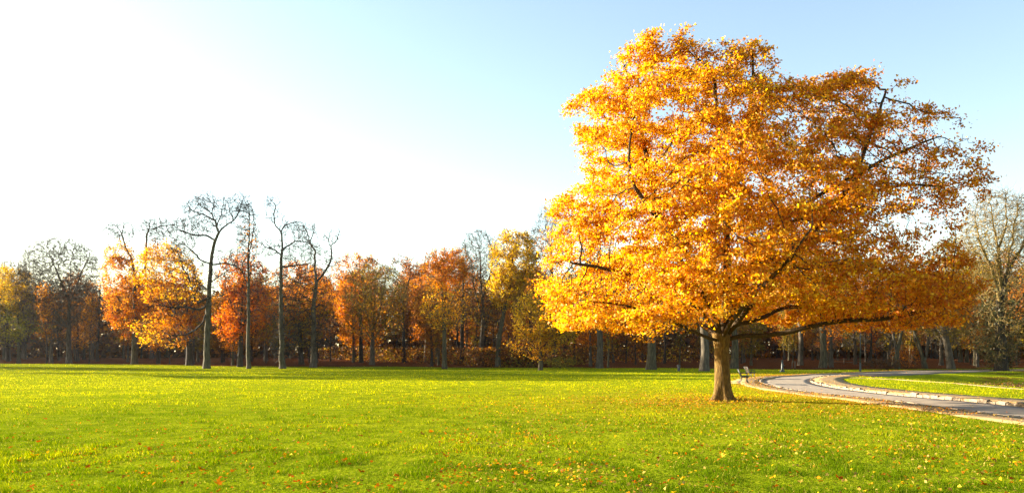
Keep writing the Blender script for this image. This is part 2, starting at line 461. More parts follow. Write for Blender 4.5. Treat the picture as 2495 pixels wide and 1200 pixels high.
def tubes(pos, par, r, main, depth, sel, S, smooth=True):
    """tube geometry for every segment (parent->node) with sel[node]"""
    n = len(pos)
    dirs = np.zeros_like(pos); has = par >= 0
    dirs[has] = nrm(pos[has] - pos[par[has]]); dirs[~has] = (0, 0, 1)
    u = np.zeros_like(pos); u[~has] = (1, 0, 0)
    for d in range(1, depth.max() + 1):
        idx = np.where(depth == d)[0]
        w = u[par[idx]]; w = w - (w * dirs[idx]).sum(1, keepdims=True) * dirs[idx]
        l = np.linalg.norm(w, axis=1, keepdims=True)
        alt = np.cross(dirs[idx], [0.3, 0.5, 0.81]); w = np.where(l < 1e-3, alt, w); u[idx] = nrm(w)
    sel = sel & has; idx = np.where(sel)[0]
    if len(idx) == 0: return np.zeros((0, 3)), np.zeros((0, 4), int)
    a = np.arange(S) * 2 * math.pi / S
    def ring(c, rr, uu, dd):
        v = np.cross(dd, uu)
        return c[:, None] + rr[:, None, None] * (np.cos(a)[None, :, None] * uu[:, None] + np.sin(a)[None, :, None] * v[:, None])
    p = par[idx]; ismain = (main[p] == idx)
    R1 = ring(pos[idx], r[idx], u[idx], dirs[idx])
    pr = np.where(ismain, r[p], np.minimum(r[p], r[idx] * 1.15))
    pu = np.where(ismain[:, None] & (par[p] >= 0)[:, None], u[p], u[idx]); pd = np.where(ismain[:, None] & (par[p] >= 0)[:, None], dirs[p], dirs[idx])
    R0 = ring(pos[p], pr, pu, pd)
    V = np.concatenate([R0, R1], 1).reshape(-1, 3)
    base = np.arange(len(idx))[:, None] * 2 * S; k = np.arange(S); k2 = (k + 1) % S
    Fq = np.stack([base + k, base + k2, base + S + k2, base + S + k], -1).reshape(-1, 4)
    return V, Fq

def leaf_quads(C, L, W, rng, up=0.5, droop=0.3, out=None):
    n = len(C)
    nn = rng.normal(size=(n, 3)); nn[:, 2] += up
    if out is not None: nn += out
    nn = nrm(nn)
    ax = rng.normal(size=(n, 3)); ax[:, 2] -= droop
    ax = nrm(ax - (ax * nn).sum(1, keepdims=True) * nn); b = np.cross(nn, ax)
    L = np.broadcast_to(L, (n,))[:, None]; W = np.broadcast_to(W, (n,))[:, None]
    fold = nn * (W * (0.15 + 0.25 * rng.random((n, 1))))
    V = np.stack([C - ax * L / 2, C + b * W / 2 + fold + ax * L * .08, C + ax * L / 2, C - b * W / 2 + fold + ax * L * .08], 1).reshape(-1, 3)
    Fq = np.arange(4 * n).reshape(n, 4)
    return V, Fq

PAL = {
    'gold':   [(.92, .45, .012), (.95, .53, .018), (.88, .38, .012), (.76, .29, .010), (.96, .62, .05)],
    'amber':  [(.80, .27, .012), (.72, .21, .010), (.86, .34, .014), (.55, .15, .010)],
    'rust':   [(.58, .18, .012), (.50, .14, .012), (.66, .25, .016), (.38, .105, .012)],
    'scarlet': [(.84, .20, .012), (.90, .26, .014), (.74, .15, .012), (.92, .34, .02)],
    'orange': [(.80, .28, .012), (.72, .22, .010), (.86, .36, .016), (.56, .16, .010)],
    'yellow': [(.74, .45, .02), (.80, .52, .03), (.62, .36, .02), (.48, .30, .02)],
    'brown':  [(.34, .13, .022), (.44, .18, .024), (.26, .095, .02), (.52, .22, .02)],
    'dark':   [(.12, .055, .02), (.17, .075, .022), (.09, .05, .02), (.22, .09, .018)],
    'olive':  [(.34, .24, .028), (.26, .20, .03), (.42, .27, .025), (.18, .14, .025)],
    'green':  [(.20, .22, .03), (.26, .24, .03), (.36, .30, .03), (.14, .15, .03)],
    'ivy':    [(.05, .06, .022), (.08, .085, .03), (.04, .045, .02), (.11, .085, .03)],
    'tan':    [(.42, .29, .07), (.34, .22, .05), (.50, .34, .06), (.26, .15, .04)],
    'wine':   [(.22, .05, .03), (.30, .07, .03), (.16, .06, .045)],
}
def palette(name, n, rng, clump=None, jit=0.16):
    p = np.array(PAL[name]); i = rng.integers(len(p), size=n)
    if clump is not None:
        q = np.clip((clump - .2) / .6, 0, .999) * len(p); i = np.where(rng.random(n) < 0.55, q.astype(int), i)
    c = p[i] * (1 + jit * rng.normal(size=(n, 1))); c *= 1 + 0.06 * rng.normal(size=(n, 3))
    return np.clip(c * .70, .003, .8)

TREE_STATS = []
def tree_parts(root, pos, par, R, mats, rng, leaf_fn, leaf_size, leaf_r, expo=2.35, tip=0.006, thick=0.05, flare=0.5, sides=9, leaf_up=.5, trunk_mesh=True, twigs=2.0, twig_len=.8, tw_w=.022):
    """makes trunk / branchwork / crown under root (local coordinates)"""
    r, main, depth, nchild = structure(pos, par, R, expo, tip, .45)
    # root flare
    z = pos[:, 2]
    onmain = np.zeros(len(pos), bool); i = 0
    while i >= 0: onmain[i] = True; i = main[i]
    rr = r * np.where(onmain, 1 + flare * np.exp(-np.maximum(z, 0) / max(0.9, R * 1.6)), 1)
    tr = onmain & (r > thick * .6)
    # limbs that stay thick belong to the trunk mesh of small trees as branchwork
    V, Fq = tubes(pos, par, rr, main, depth, tr, sides)
    parts = {}
    parts['trunk'] = link('trunk', mesh('trunk', V, Fq, mats[0], None, True), root)
    V1, F1 = tubes(pos, par, rr, main, depth, ~tr & (r > thick), 6)
    V2, F2 = tubes(pos, par, rr, main, depth, ~tr & (r <= thick), 3)
    if len(V1) + len(V2):
        o = link('branchwork', mesh('branchwork', np.concatenate([V1, V2]), np.concatenate([F1, F2 + len(V1)]), mats[1], None, True), root)
        o['kind'] = 'stuff'; parts['branchwork'] = o
    if twigs:
        tn = np.where((r < .05) & (par >= 0))[0]; tn = np.repeat(tn, rng.poisson(twigs, len(tn))); k = len(tn)
        dv = nrm(nrm(pos[tn] - pos[par[tn]]) + rng.normal(size=(k, 3)) * .55 + np.array([0, 0, .25])); ln_ = twig_len * (.5 + rng.random((k, 1)))
        b0 = pos[tn]; sd = nrm(np.cross(dv, rng.normal(size=(k, 3)))) * tw_w; md = b0 + dv * ln_ * .5 + rng.normal(size=(k, 3)) * .08 * ln_
        sd2 = nrm(np.cross(dv, sd)) * tw_w
        tipp = md + (dv + rng.normal(size=(k, 3)) * .3) * ln_ * .5
        V = np.concatenate([np.stack([b0 - sd, b0 + sd, md + sd * .7, md - sd * .7], 1), np.stack([md - sd2 * .7, md + sd2 * .7, tipp + sd2 * .25, tipp - sd2 * .25], 1)]).reshape(-1, 3)
        o = link('twigwork', mesh('twigwork', V, np.arange(len(V)).reshape(-1, 4), mats[1]), parts.get('branchwork', root)); o['kind'] = 'stuff'; parts['twigwork'] = o
    if leaf_fn is not None:
        thin = np.where((r < leaf_r) & (par >= 0))[0]
        idx, c, spread = leaf_fn(thin, pos)
        if len(idx):
            t = rng.random((len(idx), 1)); C = pos[idx] * t + pos[par[idx]] * (1 - t) + rng.normal(size=(len(idx), 3)) * np.reshape(spread, (-1, 1))
            sz = leaf_size * (0.65 + 0.7 * rng.random(len(idx)))
            V, Fq = leaf_quads(C, sz, sz * .62, rng, leaf_up)
            o = link('crown', mesh('crown', V, Fq, M['leaf'], np.repeat(c, 4, 0)), root); o['kind'] = 'stuff'; parts['crown'] = o
    TREE_STATS.append((root.name, len(pos), sum(len(p.data.polygons) for p in parts.values())))
    return parts

def ell_points(c, rad, n, rng, shell=0.5):
    d = nrm(rng.normal(size=(n, 3))); rho = rng.random((n, 1)) ** (1 / 3)
    rho = np.where(rng.random((n, 1)) < shell, 0.75 + 0.25 * rho, rho)
    return np.asarray(c) + d * rho * np.asarray(rad)

# ---- the great oak
OAK_BASE = P(1760, 975)
SO = F_PX / OAK_BASE[1]                    # px per metre at the oak
def ok(px, py, dy=0.0):
    return (( px - 1760) / SO, dy, (975 - py) / SO)

def build_oak():
    rng = rng_(11)
    root = empty('oak_tree', tuple(OAK_BASE), 'great golden-leaved oak with spreading low limbs standing alone on the lawn', 'tree')
    # trunk
    H = (975 - 812) / SO; nz, na = 60, 56
    zz = np.linspace(-0.25, H, nz); aa = np.arange(na) * 2 * math.pi / na
    V = np.zeros((nz, na, 3))
    for i, z in enumerate(zz):
        t = max(z, 0) / H
        rad = 0.335 - 0.03 * t + 0.10 * ss(.74, 1.0, t) + 0.15 * math.exp(-max(z, 0) / .38) + 0.09 * math.exp(-max(z, 0) / .12)
        lob = 1 + 0.20 * math.exp(-max(z, 0) / .45) * np.cos(5 * aa + .7) + .10 * math.exp(-max(z, 0) / .5) * np.cos(3 * aa + 2) + 0.035 * np.cos(2 * aa + 3 * t)
        pt = np.stack([np.cos(aa) * 2.2, np.sin(aa) * 2.2, np.full(na, z * .9)], -1)
        ridg = 1 + 0.06 * (fbm(pt * np.array([3.2, 3.2, .8]), 5, 3) - .5) + 0.05 * (fbm(pt * .7, 8, 2) - .5)
        ridg = ridg + 0.05 * math.exp(-((z - 2.05) / .09) ** 2) + 0.045 * math.exp(-((z - 2.42) / .08) ** 2)
        cx = (1757 - 1760) / SO * t + .02 * math.sin(3 * t)
        rr = rad * lob * ridg
        V[i, :, 0] = cx + np.cos(aa) * rr; V[i, :, 1] = np.sin(aa) * rr; V[i, :, 2] = z
    ii = (np.arange(nz - 1)[:, None] * na + np.arange(na)[None]); jj = (np.arange(nz - 1)[:, None] * na + (np.arange(na)[None] + 1) % na)
    Fq = np.stack([ii, jj, jj + na, ii + na], -1).reshape(-1, 4)
    Vt = np.concatenate([V.reshape(-1, 3), [[(1757 - 1760) / SO, 0, H + .12]]]); top = (nz - 1) * na
    cap = np.stack([top + np.arange(0, na, 2), top + np.arange(0, na, 2) + 1, top + (np.arange(0, na, 2) + 2) % na, np.full(na // 2, len(Vt) - 1)], 1)
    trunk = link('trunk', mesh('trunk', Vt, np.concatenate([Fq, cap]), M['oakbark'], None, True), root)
    L = [
        [(1760, 975, 0), (1758, 900, 0), (1758, 830, 0)],
        [(1758, 830, 0), (1765, 780, 0), (1770, 700, .2), (1772, 600, .1), (1765, 480, 0), (1752, 350, 0), (1745, 230, .2), (1742, 180, 0)],
        [(1760, 832, 0), (1800, 821, -.4), (1850, 819, -.9), (1900, 811, -1.2), (1950, 796, -1.6), (2020, 786, -2), (2090, 783, -2.3), (2150, 772, -2.5), (2240, 750, -2.6)],
        [(1760, 826, 0), (1790, 795, .4), (1840, 780, .9), (1890, 765, 1.4), (1930, 748, 1.8), (1980, 738, 2.2), (2060, 742, 2.6), (2140, 735, 3), (2250, 710, 3.2)],
        [(1757, 830, 0), (1725, 824, -.5), (1690, 813, -1.2), (1650, 801, -1.8), (1605, 782, -2.4), (1560, 767, -2.8), (1480, 750, -3.2), (1400, 742, -3.4)],
        [(1757, 826, 0), (1740, 760, .6), (1700, 680, 1.2), (1660, 590, 1.6), (1620, 480, 1.9), (1600, 380, 2), (1575, 260, 2), (1570, 160, 1.8)],
        [(1756, 827, 0), (1735, 775, -.8), (1680, 700, -2), (1620, 620, -3), (1550, 545, -3.6), (1500, 470, -3.8)],
        [(1761, 826, 0), (1790, 740, .3), (1830, 640, .3), (1880, 560, .3), (1950, 500, 0), (2050, 440, -.3), (2150, 390, -.5), (2260, 345, -.5)],
        [(1762, 827, 0), (1800, 760, -1), (1850, 690, -2), (1910, 600, -3), (1980, 500, -3.5), (2040, 370, -3.3), (2082, 275, -3)],
        [(1762, 827, 0), (1800, 780, 1.5), (1870, 700, 3), (1960, 620, 4), (2080, 560, 4.8), (2200, 500, 5)],
        [(1756, 827, 0), (1720, 780, 1.5), (1650, 710, 3), (1560, 650, 4.2), (1470, 610, 5), (1400, 585, 5.2)],
        [(1759, 827, 0), (1765, 780, -1.5), (1775, 740, -3.2), (1790, 700, -5), (1810, 665, -6.5)],
        [(1759, 827, 0), (1750, 770, 1.8), (1740, 700, 3.8), (1750, 630, 5.5), (1760, 570, 6.8)],
        [(1757, 826, 0), (1720, 780, -.4), (1660, 730, -1), (1580, 690, -1.2), (1480, 665, -1.3), (1390, 650, -1.4)],
        [(1771, 560, .1), (1790, 450, -.5), (1810, 330, -.8), (1818, 220, -1), (1815, 140, -1)],
        [(1880, 560, .3), (1980, 520, .8), (2100, 470, 1.0), (2230, 440, 1.0), (2320, 445, .8)],
    ]
    lines = [[ok(*p) for p in l] for l in L]
    sp, spar = seeds_from_lines(lines, 0.3, rng, 0.02)
    # crown outline in the tree's own plane
    poly = np.array([(1345, 812), (1318, 770), (1312, 730), (1308, 650), (1335, 575), (1335, 505), (1372, 468), (1412, 440), (1404, 390), (1405, 335), (1380, 280), (1388, 246), (1440, 215), (1476, 200), (1472, 170), (1512, 133), (1560, 90), (1585, 74), (1612, 86), (1618, 128), (1632, 120), (1650, 90), (1690, 104), (1740, 96), (1785, 104), (1818, 88), (1838, 130), (1856, 160), (1880, 205), (1960, 205), (2040, 182), (2105, 165), (2125, 200), (2118, 240), (2170, 252), (2230, 272), (2290, 312), (2338, 328), (2360, 372), (2400, 412), (2408, 470), (2382, 500), (2332, 530), (2322, 575), (2315, 630), (2345, 680), (2366, 692), (2350, 725), (2335, 790), (2250, 812), (2130, 806), (2050, 800), (1990, 775), (1880, 768), (1800, 752), (1720, 765), (1680, 800), (1640, 842), (1560, 838), (1500, 815), (1440, 803), (1400, 800)], float)
    def inside(px, py):
        c = np.zeros(len(px), bool); j = len(poly) - 1
        for i in range(len(poly)):
            xi, yi = poly[i]; xj, yj = poly[j]
            m = ((yi > py) != (yj > py)) & (px < (xj - xi) * (py - yi) / (yj - yi + 1e-9) + xi); c ^= m; j = i
        return c
    ysamp = np.arange(74, 842, 4.0); xs = np.arange(1300, 2412, 4.0)
    lo = []; hi = []
    for yv in ysamp:
        s = inside(xs, np.full(len(xs), yv)); q = xs[s] if s.any() else np.array([1760., 1761.]); lo.append(q.min()); hi.append(q.max())
    lo = np.array(lo); hi = np.array(hi); ctop = []; cbot = []
    for xv in xs:
        s = inside(np.full(len(ysamp), xv), ysamp); q = ysamp[s] if s.any() else np.array([600., 604.]); ctop.append(q.min()); cbot.append(q.max())
    ctop = np.array(ctop); cbot = np.array(cbot)
    def sample(n, shell, seed):
        r = rng_(seed); out = np.zeros((0, 3))
        while len(out) < n:
            px = r.uniform(1300, 2412, 40000); py = r.uniform(72, 842, 40000); m = inside(px, py); px, py = px[m], py[m]
            l = np.interp(py, ysamp, lo); h = np.interp(py, ysamp, hi); c = (l + h) / 2; a = (h - l) / 2
            k = np.sqrt(np.clip(1 - ((px - c) / np.maximum(a, 1)) ** 2, 0, 1))
            tp = np.interp(px, xs, ctop); bt = np.interp(px, xs, cbot); vz = np.clip((bt - py) / np.maximum(bt - tp, 1), 0, 1)
            k = np.minimum(k, np.sqrt(np.clip(1 - np.clip((vz - .25) / .75, 0, 1) ** 2, 0, 1)))
            b = np.minimum(a * .88, 400) / SO
            # shift the depth centre a little so lobes differ
            v = r.uniform(-1, 1, len(px)); y = v * np.maximum(b * k, .5)
            rho = np.sqrt(np.clip(((px - c) / np.maximum(a, 1)) ** 2 + (y / np.maximum(b, .1)) ** 2, 0, 1))
            w = np.maximum(b * k / 8.2 * (1 - shell + shell * rho ** 1.5), np.where(py < 330, .34, .18))
            p3 = np.stack([(px - 1760) / SO, y, (975 - py) / SO], -1)
            cl = fbm(p3 * np.array([.45, .45, 1.0]) + np.array([0, 0, .18]) * np.abs(p3[:, :1]), 31, 2)
            w = w * ss(.34, .52, cl)
            right = ss(1900, 2150, px) * (1 - ss(560, 680, py))
            w = w * (1 - .55 * right)
            for (hx, hy, hr) in ((1648, 340, 34), (1590, 300, 22), (2055, 415, 40), (2125, 612, 34), (1960, 430, 26), (2210, 470, 36), (1955, 480, 24), (2280, 540, 30), (1990, 275, 22), (2060, 300, 26), (1722, 380, 20), (1860, 250, 24), (2150, 520, 26)):
                w = w * (1 - .93 * np.exp(-(((px - hx) ** 2 + (py - hy) ** 2) / hr ** 2)))
            keep = r.random(len(px)) < w * 1.3
            out = np.concatenate([out, p3[keep]])
        return out[:n]
    A = sample(7600, .55, 3)
    puffs = [(1585, 124, 26, 34, 70), (1587, 98, 14, 20, 40), (1652, 108, 12, 16, 26), (1790, 150, 60, 30, 70), (1800, 190, 60, 40, 60), (1590, 150, 40, 30, 60), (1655, 125, 24, 28, 50), (1700, 152, 36, 24, 50), (1815, 120, 22, 26, 50), (1770, 150, 30, 24, 40), (1520, 165, 30, 26, 50), (1400, 262, 24, 20, 40), (1440, 245, 36, 26, 50), (2095, 195, 26, 24, 34), (2040, 215, 34, 22, 34), (2110, 225, 16, 20, 20), (2230, 300, 50, 26, 60), (2300, 365, 26, 24, 40), (2355, 445, 26, 30, 50), (2330, 490, 36, 24, 44), (2250, 400, 60, 26, 60), (2140, 330, 60, 30, 70), (2320, 690, 36, 24, 60), (2300, 770, 40, 30, 70)]
    A = np.concatenate([A] + [ell_points(ok(a, b_, rng.normal() * .8), (c_ / SO, 1.3, d_ / SO), n_, rng, .2) for a, b_, c_, d_, n_ in puffs])
    pos, par = grow(sp, spar, A, 0.27, 0.30, 90, 0.22, (0, 0, .05), rng, 30000)
    r, main, depth, nchild = structure(pos, par, 0.36, 2.25, 0.006)
    # every big limb its own mesh: label each node by the seed limb it descends from
    limb = np.zeros(len(pos), int); first = {}
    bounds = np.cumsum([0] + [len(resample(catmull(np.asarray(l, float), 6), .3)) - (1 if i else 0) for i, l in enumerate(lines)])
    for i in range(len(lines)): limb[bounds[i]:bounds[i + 1]] = i
    pl = par.tolist()
    for i in range(bounds[-1], len(pos)): limb[i] = limb[pl[i]]
    r[limb >= 1] = np.minimum(r[limb >= 1], .21)
    seed_id = np.arange(len(pos)) < bounds[-1]
    for li in range(1, len(lines)):
        sel = (limb == li) & (r > .030)
        V, Fq = tubes(pos, par, r, main, depth, sel, 8)
        if len(V): link('limb', mesh('limb', V, Fq, M['limbshaded'], None, True), root)
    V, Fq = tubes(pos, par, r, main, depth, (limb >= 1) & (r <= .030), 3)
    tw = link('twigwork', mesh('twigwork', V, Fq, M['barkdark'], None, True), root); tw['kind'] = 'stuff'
    # leaves
    thin = np.where((r < .032) & (limb >= 1))[0]
    pp3 = pos[thin]; px = 1760 + pp3[:, 0] * SO; py = 975 - pp3[:, 2] * SO
    right = ss(1950, 2200, px) * (1 - ss(560, 700, py)); edge = ss(1300, 1500, px)
    tipn = (nchild[thin] == 0)
    lam = (27.0 * (1 - .56 * right)) * np.where(tipn, 2.2, 1.0)
    n = rng.poisson(lam); idx = np.repeat(thin, n)
    t = rng.random((len(idx), 1)); C = pos[idx] * t + pos[par[idx]] * (1 - t) + rng.normal(size=(len(idx), 3)) * np.array([.19, .19, .085])
    C[:, 2] = np.maximum(C[:, 2], 2.6)
    cn = fbm(C * np.array([.68, .68, 1.1]), 91, 2); kp = rng.random(len(C)) < .16 + 1.0 * ss(.40, .58, cn); C = C[kp]
    cl = fbm(C * .8, 77, 2); big = fbm(C * .25, 79, 2)
    warm = ss(-2, 10, C[:, 0] + 7 * (big - .5)) * .72
    c1 = palette('gold', len(C), rng, cl); c2 = palette('amber', len(C), rng, cl); c3 = palette('rust', len(C), rng, cl)
    u = rng.random(len(C)); c = np.where((u < warm)[:, None], c2, c1); c = np.where((rng.random(len(C)) < .07 + .14 * warm)[:, None], c3, c) * .96
    sz = .118 * (.5 + 1.0 * rng.random(len(C)))
    oc = nrm(C - np.array([1.5, 0, 8.0])); V, Fq = leaf_quads(C, sz, sz * .66, rng, .45, .3, oc * .75)
    cr = link('crown', mesh('crown', V, Fq, M['leaf'], np.repeat(c, 4, 0)), root); cr['kind'] = 'stuff'
    TREE_STATS.append(('oak', len(pos), len(C)))
build_oak()

# ---- trees of the wood's edge, each built from its own outline
def hero(name, label, base, R, lines, blobs, leaves=(), mats=('bark', 'barkdark'), step=.5, dk=.55, jit=.3, trop=(0, 0, .08), leaf=.30, leaf_r=.05, seed=1, expo=2.0, tip=.026, wig=.03, depth=.8, cat='tree', dist=None, thick=.06, flare=.4, group=None, twigs=3.2, twig_len=.9, dens=1.0):
    rng = rng_(seed)
    b = P(*base)
    if dist is not None:
        x = (base[0] - CX) / F_PX * dist; b = np.array([x, dist, hz(x, dist)])
    s = F_PX / b[1]; by = HOR + (CAM_H - b[2]) * s
    T = lambda px, py, dy=0: ((px - base[0]) / s, dy, (by - py) / s)
    root = empty(name, (b[0], b[1], b[2] - .05), label, cat, group)
    ls = [[T(*p) for p in l] for l in lines]
    ls[0][0] = (ls[0][0][0], 0, -.3)
    sp, spar = seeds_from_lines(ls, step, rng, wig)
    A = [ell_points(T(cx, cy, dy), (rx / s, (rx + ry) / 2 / s * depth, ry / s), int(n * (1.0 if leaves else 1.8)), rng) for (cx, cy, rx, ry, n, dy) in blobs]
    A = np.concatenate(A)
    # clumpy crowns: thin the points with a noise
    k = fbm(A * np.array([.33, .33, .45]) + seed * 3.3, seed, 2); A = A[rng.random(len(A)) < .35 + .9 * ss(.36, .56, k)]
    pos, par = grow(sp, spar, A, step, dk, 120, jit, trop, rng, 16000)
    def lf(thin, pos):
        I = []; Cc = []; S = []
        for (cx, cy, rx, ry, lam, pal) in leaves:
            c = np.array(T(cx, cy)); q = (pos[thin] - c) / np.array([rx / s, (rx + ry) / 2 / s, ry / s])
            m = (q ** 2).sum(1) < 1.25
            n = np.where(m, rng.poisson(lam * 1.7, len(thin)), 0); idx = np.repeat(thin, n)
            cl = fbm(pos[idx] * .45, seed + 7, 2)
            kk = rng.random(len(idx)) < .25 + 1.1 * ss(.32, .6, fbm(pos[idx] * .5, seed + 9, 2)); idx = idx[kk]; cl = cl[kk]
            I.append(idx); Cc.append(palette(pal, len(idx), rng, cl)); S.append(np.full(len(idx), .32))
        if not I: return np.zeros(0, int), np.zeros((0, 3)), np.zeros(0)
        return np.concatenate(I), np.concatenate(Cc), np.concatenate(S)
    tree_parts(root, pos, par, R, [M[mats[0]], M[mats[1]]], rng, lf if leaves else None, leaf, leaf_r, expo, tip, thick, flare, twigs=twigs, twig_len=twig_len)
    return root

hero('maple_tree', 'yellow-leaved tree with greenish lower boughs at the left end of the wood', (45, 884), .32,
     [[(45, 884), (46, 820), (40, 740), (35, 680)]], [(20, 720, 70, 75, 420, 0), (70, 770, 70, 60, 260, -1), (-10, 800, 70, 50, 240, 0)],
     [(15, 700, 80, 60, 9, 'yellow'), (95, 705, 60, 25, 6, 'yellow'), (30, 790, 90, 55, 6, 'green')], seed=21, mats=('barkgreen', 'bark'))
hero('beech_tree', 'large bare grey tree with a dome of fine twigs beside the yellow maple', (168, 884), .48,
     [[(168, 884), (168, 800), (170, 720), (172, 650)], [(168, 800), (120, 740), (90, 700)], [(168, 790), (215, 730), (240, 690)], [(170, 740), (140, 660), (120, 620)], [(170, 740), (200, 660), (220, 620)]],
     [(145, 655, 95, 78, 3600, 0), (165, 740, 100, 60, 1500, -2), (70, 690, 50, 50, 300, 1)],
     [(150, 700, 60, 25, .5, 'wine'), (100, 730, 60, 30, .25, 'wine')], seed=22, mats=('bark', 'bark'), step=.45, dk=.5, jit=.22, tip=.03, twigs=5)
hero('beech_tree', 'low bare twiggy tree behind the yellow maple', (20, 880), .3,
     [[(20, 880), (15, 780), (10, 700)]], [(10, 680, 60, 50, 1200, 0)], seed=23, mats=('barkdark', 'barkdark'), dist=168)
hero('oak_tree', 'gnarled tree with two crooked bare leaders above orange boughs', (327, 886), .5,
     [[(327, 886), (328, 800), (330, 700), (322, 640), (305, 600), (296, 570), (284, 548)], [(330, 700), (352, 650), (362, 600), (370, 560), (366, 540)], [(296, 570), (300, 545), (322, 540)], [(368, 560), (388, 550), (408, 548)], [(322, 640), (285, 625), (262, 640)], [(328, 760), (290, 720), (270, 690)]],
     [(295, 560, 42, 26, 700, 0), (380, 558, 48, 28, 900, 0), (290, 620, 42, 30, 200, 0), (400, 610, 50, 40, 220, 0), (305, 720, 60, 90, 420, 0), (380, 720, 60, 80, 300, 1)],
     [(285, 620, 45, 35, 4, 'gold'), (370, 625, 50, 40, 3, 'amber'), (295, 730, 62, 95, 8, 'orange'), (300, 790, 60, 40, 5, 'scarlet')], seed=24, expo=2.4, jit=.5, mats=('barkgreen', 'barkdark'), step=.45, wig=.12)
hero('oak_tree', 'broad golden-orange tree between the gnarled tree and the tall bare one', (462, 888), .52,
     [[(462, 888), (460, 820), (455, 740), (450, 680)], [(460, 820), (420, 750), (390, 690)], [(458, 800), (480, 720), (470, 640)]],
     [(400, 670, 85, 80, 620, 0), (450, 740, 60, 80, 380, 0), (410, 800, 80, 45, 300, -1.5)],
     [(405, 665, 90, 85, 8, 'gold'), (440, 750, 70, 80, 7, 'amber'), (400, 810, 80, 45, 5, 'gold')], seed=25, mats=('barkdark', 'barkdark'), dist=134)
hero('oak_tree', 'tallest bare tree with a straight mossy trunk and wide forked top', (504, 897), .47,
     [[(504, 897), (505, 820), (508, 740), (511, 680), (514, 630), (521, 597), (532, 568), (548, 550), (568, 536), (582, 515), (590, 490)],
      [(532, 565), (528, 540), (518, 520), (522, 500), (510, 485)], [(524, 585), (500, 572), (470, 570), (440, 560)], [(528, 540), (500, 525), (470, 515), (455, 495)], [(570, 535), (560, 512), (553, 482)], [(528, 552), (540, 520), (545, 485)], [(518, 520), (490, 500), (478, 482)], [(511, 690), (535, 672), (552, 660)], [(510, 710), (488, 690), (470, 672)], [(513, 640), (490, 632), (470, 612), (445, 590)], [(513, 645), (545, 640), (570, 648), (600, 660)],
      [(508, 740), (480, 752), (450, 746), (420, 748), (390, 742)], [(508, 725), (480, 735), (465, 700), (445, 650), (435, 620)], [(508, 755), (490, 790), (460, 810), (430, 815)]],
     [(468, 505, 28, 22, 420, 1), (512, 492, 26, 22, 420, -1.5), (550, 486, 22, 18, 300, 1.5), (588, 492, 22, 22, 420, 0), (578, 522, 22, 14, 200, -1), (448, 545, 30, 16, 300, -1), (492, 548, 26, 14, 240, 1.5), (528, 520, 24, 20, 240, 0), (505, 525, 70, 46, 500, 0), (512, 690, 50, 60, 320, 0), (460, 560, 45, 30, 700, 0), (450, 610, 40, 30, 500, 0), (560, 630, 45, 24, 300, 0), (420, 740, 60, 40, 220, -1), (440, 660, 40, 40, 140, 0), (440, 815, 50, 25, 120, 0)],
     [(440, 690, 60, 50, 1.2, 'gold')], seed=26, twigs=2.0, expo=2.55, jit=.36, trop=(0, 0, .22), mats=('barkgreen', 'barkdark'), step=.4, dk=.45, wig=.07, tip=.028)
hero('poplar_tree', 'slender tall tree with a wispy top beside the tallest bare tree', (606, 897), .28,
     [[(606, 897), (605, 800), (605, 700), (604, 620), (608, 560), (606, 500)], [(604, 640), (612, 590), (616, 540), (612, 500)], [(605, 700), (590, 660), (575, 650)]],
     [(604, 560, 28, 70, 1300, 0), (604, 720, 36, 80, 260, 0), (596, 510, 22, 22, 400, 0), (590, 640, 35, 30, 120, 0), (620, 660, 30, 40, 120, 0)],
     [(605, 600, 30, 60, .8, 'amber')], seed=27, expo=2.4, jit=.4, mats=('barkgreen', 'barkdark'), step=.4, wig=.05)
hero('maple_tree', 'fiery red-orange tree glowing behind the slender tall one', (585, 888), .4,
     [[(585, 888), (588, 800), (590, 720), (592, 660)], [(588, 800), (620, 740), (640, 700)], [(588, 790), (560, 730), (548, 690)]],
     [(590, 670, 62, 55, 480, 0), (605, 750, 68, 60, 480, 0), (560, 790, 45, 40, 200, -1)],
     [(590, 660, 68, 60, 6, 'scarlet'), (605, 755, 74, 70, 6.5, 'scarlet'), (555, 800, 45, 40, 5, 'scarlet')], seed=28, mats=('barkdark', 'barkdark'), dist=126)
hero('oak_tree', 'tall bare tree with crooked top leaning left, next to the forked one', (689, 897), .41,
     [[(689, 897), (688, 820), (687, 740), (687, 660), (688, 600), (684, 565), (668, 545), (665, 520), (672, 500), (660, 485), (650, 474)],
      [(684, 565), (690, 550), (708, 545), (725, 540)], [(672, 500), (682, 492), (676, 478)], [(688, 610), (710, 590), (735, 585), (770, 600)], [(687, 620), (665, 605), (645, 600)], [(687, 650), (720, 645), (760, 640)], [(665, 530), (650, 530)]],
     [(662, 490, 20, 18, 90, 0), (668, 525, 26, 20, 110, 0), (710, 555, 40, 25, 220, 0), (725, 610, 55, 40, 320, 0), (650, 605, 35, 25, 160, 0), (715, 660, 40, 40, 300, 0), (688, 740, 45, 80, 300, 0), (690, 840, 40, 40, 160, 0)],
     [], seed=29, twigs=2.0, expo=2.55, jit=.5, mats=('barkgreen', 'barkdark'), step=.4, wig=.10, dk=.5)
hero('oak_tree', 'bare tree forking into two thick crooked leaders at the wood edge', (763, 894), .48,
     [[(763, 894), (765, 820), (767, 740), (772, 690), (785, 670), (800, 645), (808, 620), (806, 598), (818, 588), (826, 568)],
      [(772, 690), (768, 650), (766, 615), (752, 590), (750, 565), (738, 548)], [(752, 590), (762, 570), (762, 552)], [(803, 600), (800, 582), (802, 568)]],
     [(745, 562, 34, 22, 600, 0), (815, 575, 26, 18, 400, 0), (760, 600, 40, 30, 130, 0), (790, 640, 45, 30, 130, 0), (745, 720, 60, 60, 400, 1), (768, 800, 55, 60, 300, 0)],
     [(740, 740, 60, 60, 1.0, 'olive')], seed=30, twigs=2.0, expo=2.55, jit=.5, mats=('bark', 'barkdark'), step=.4, wig=.08)
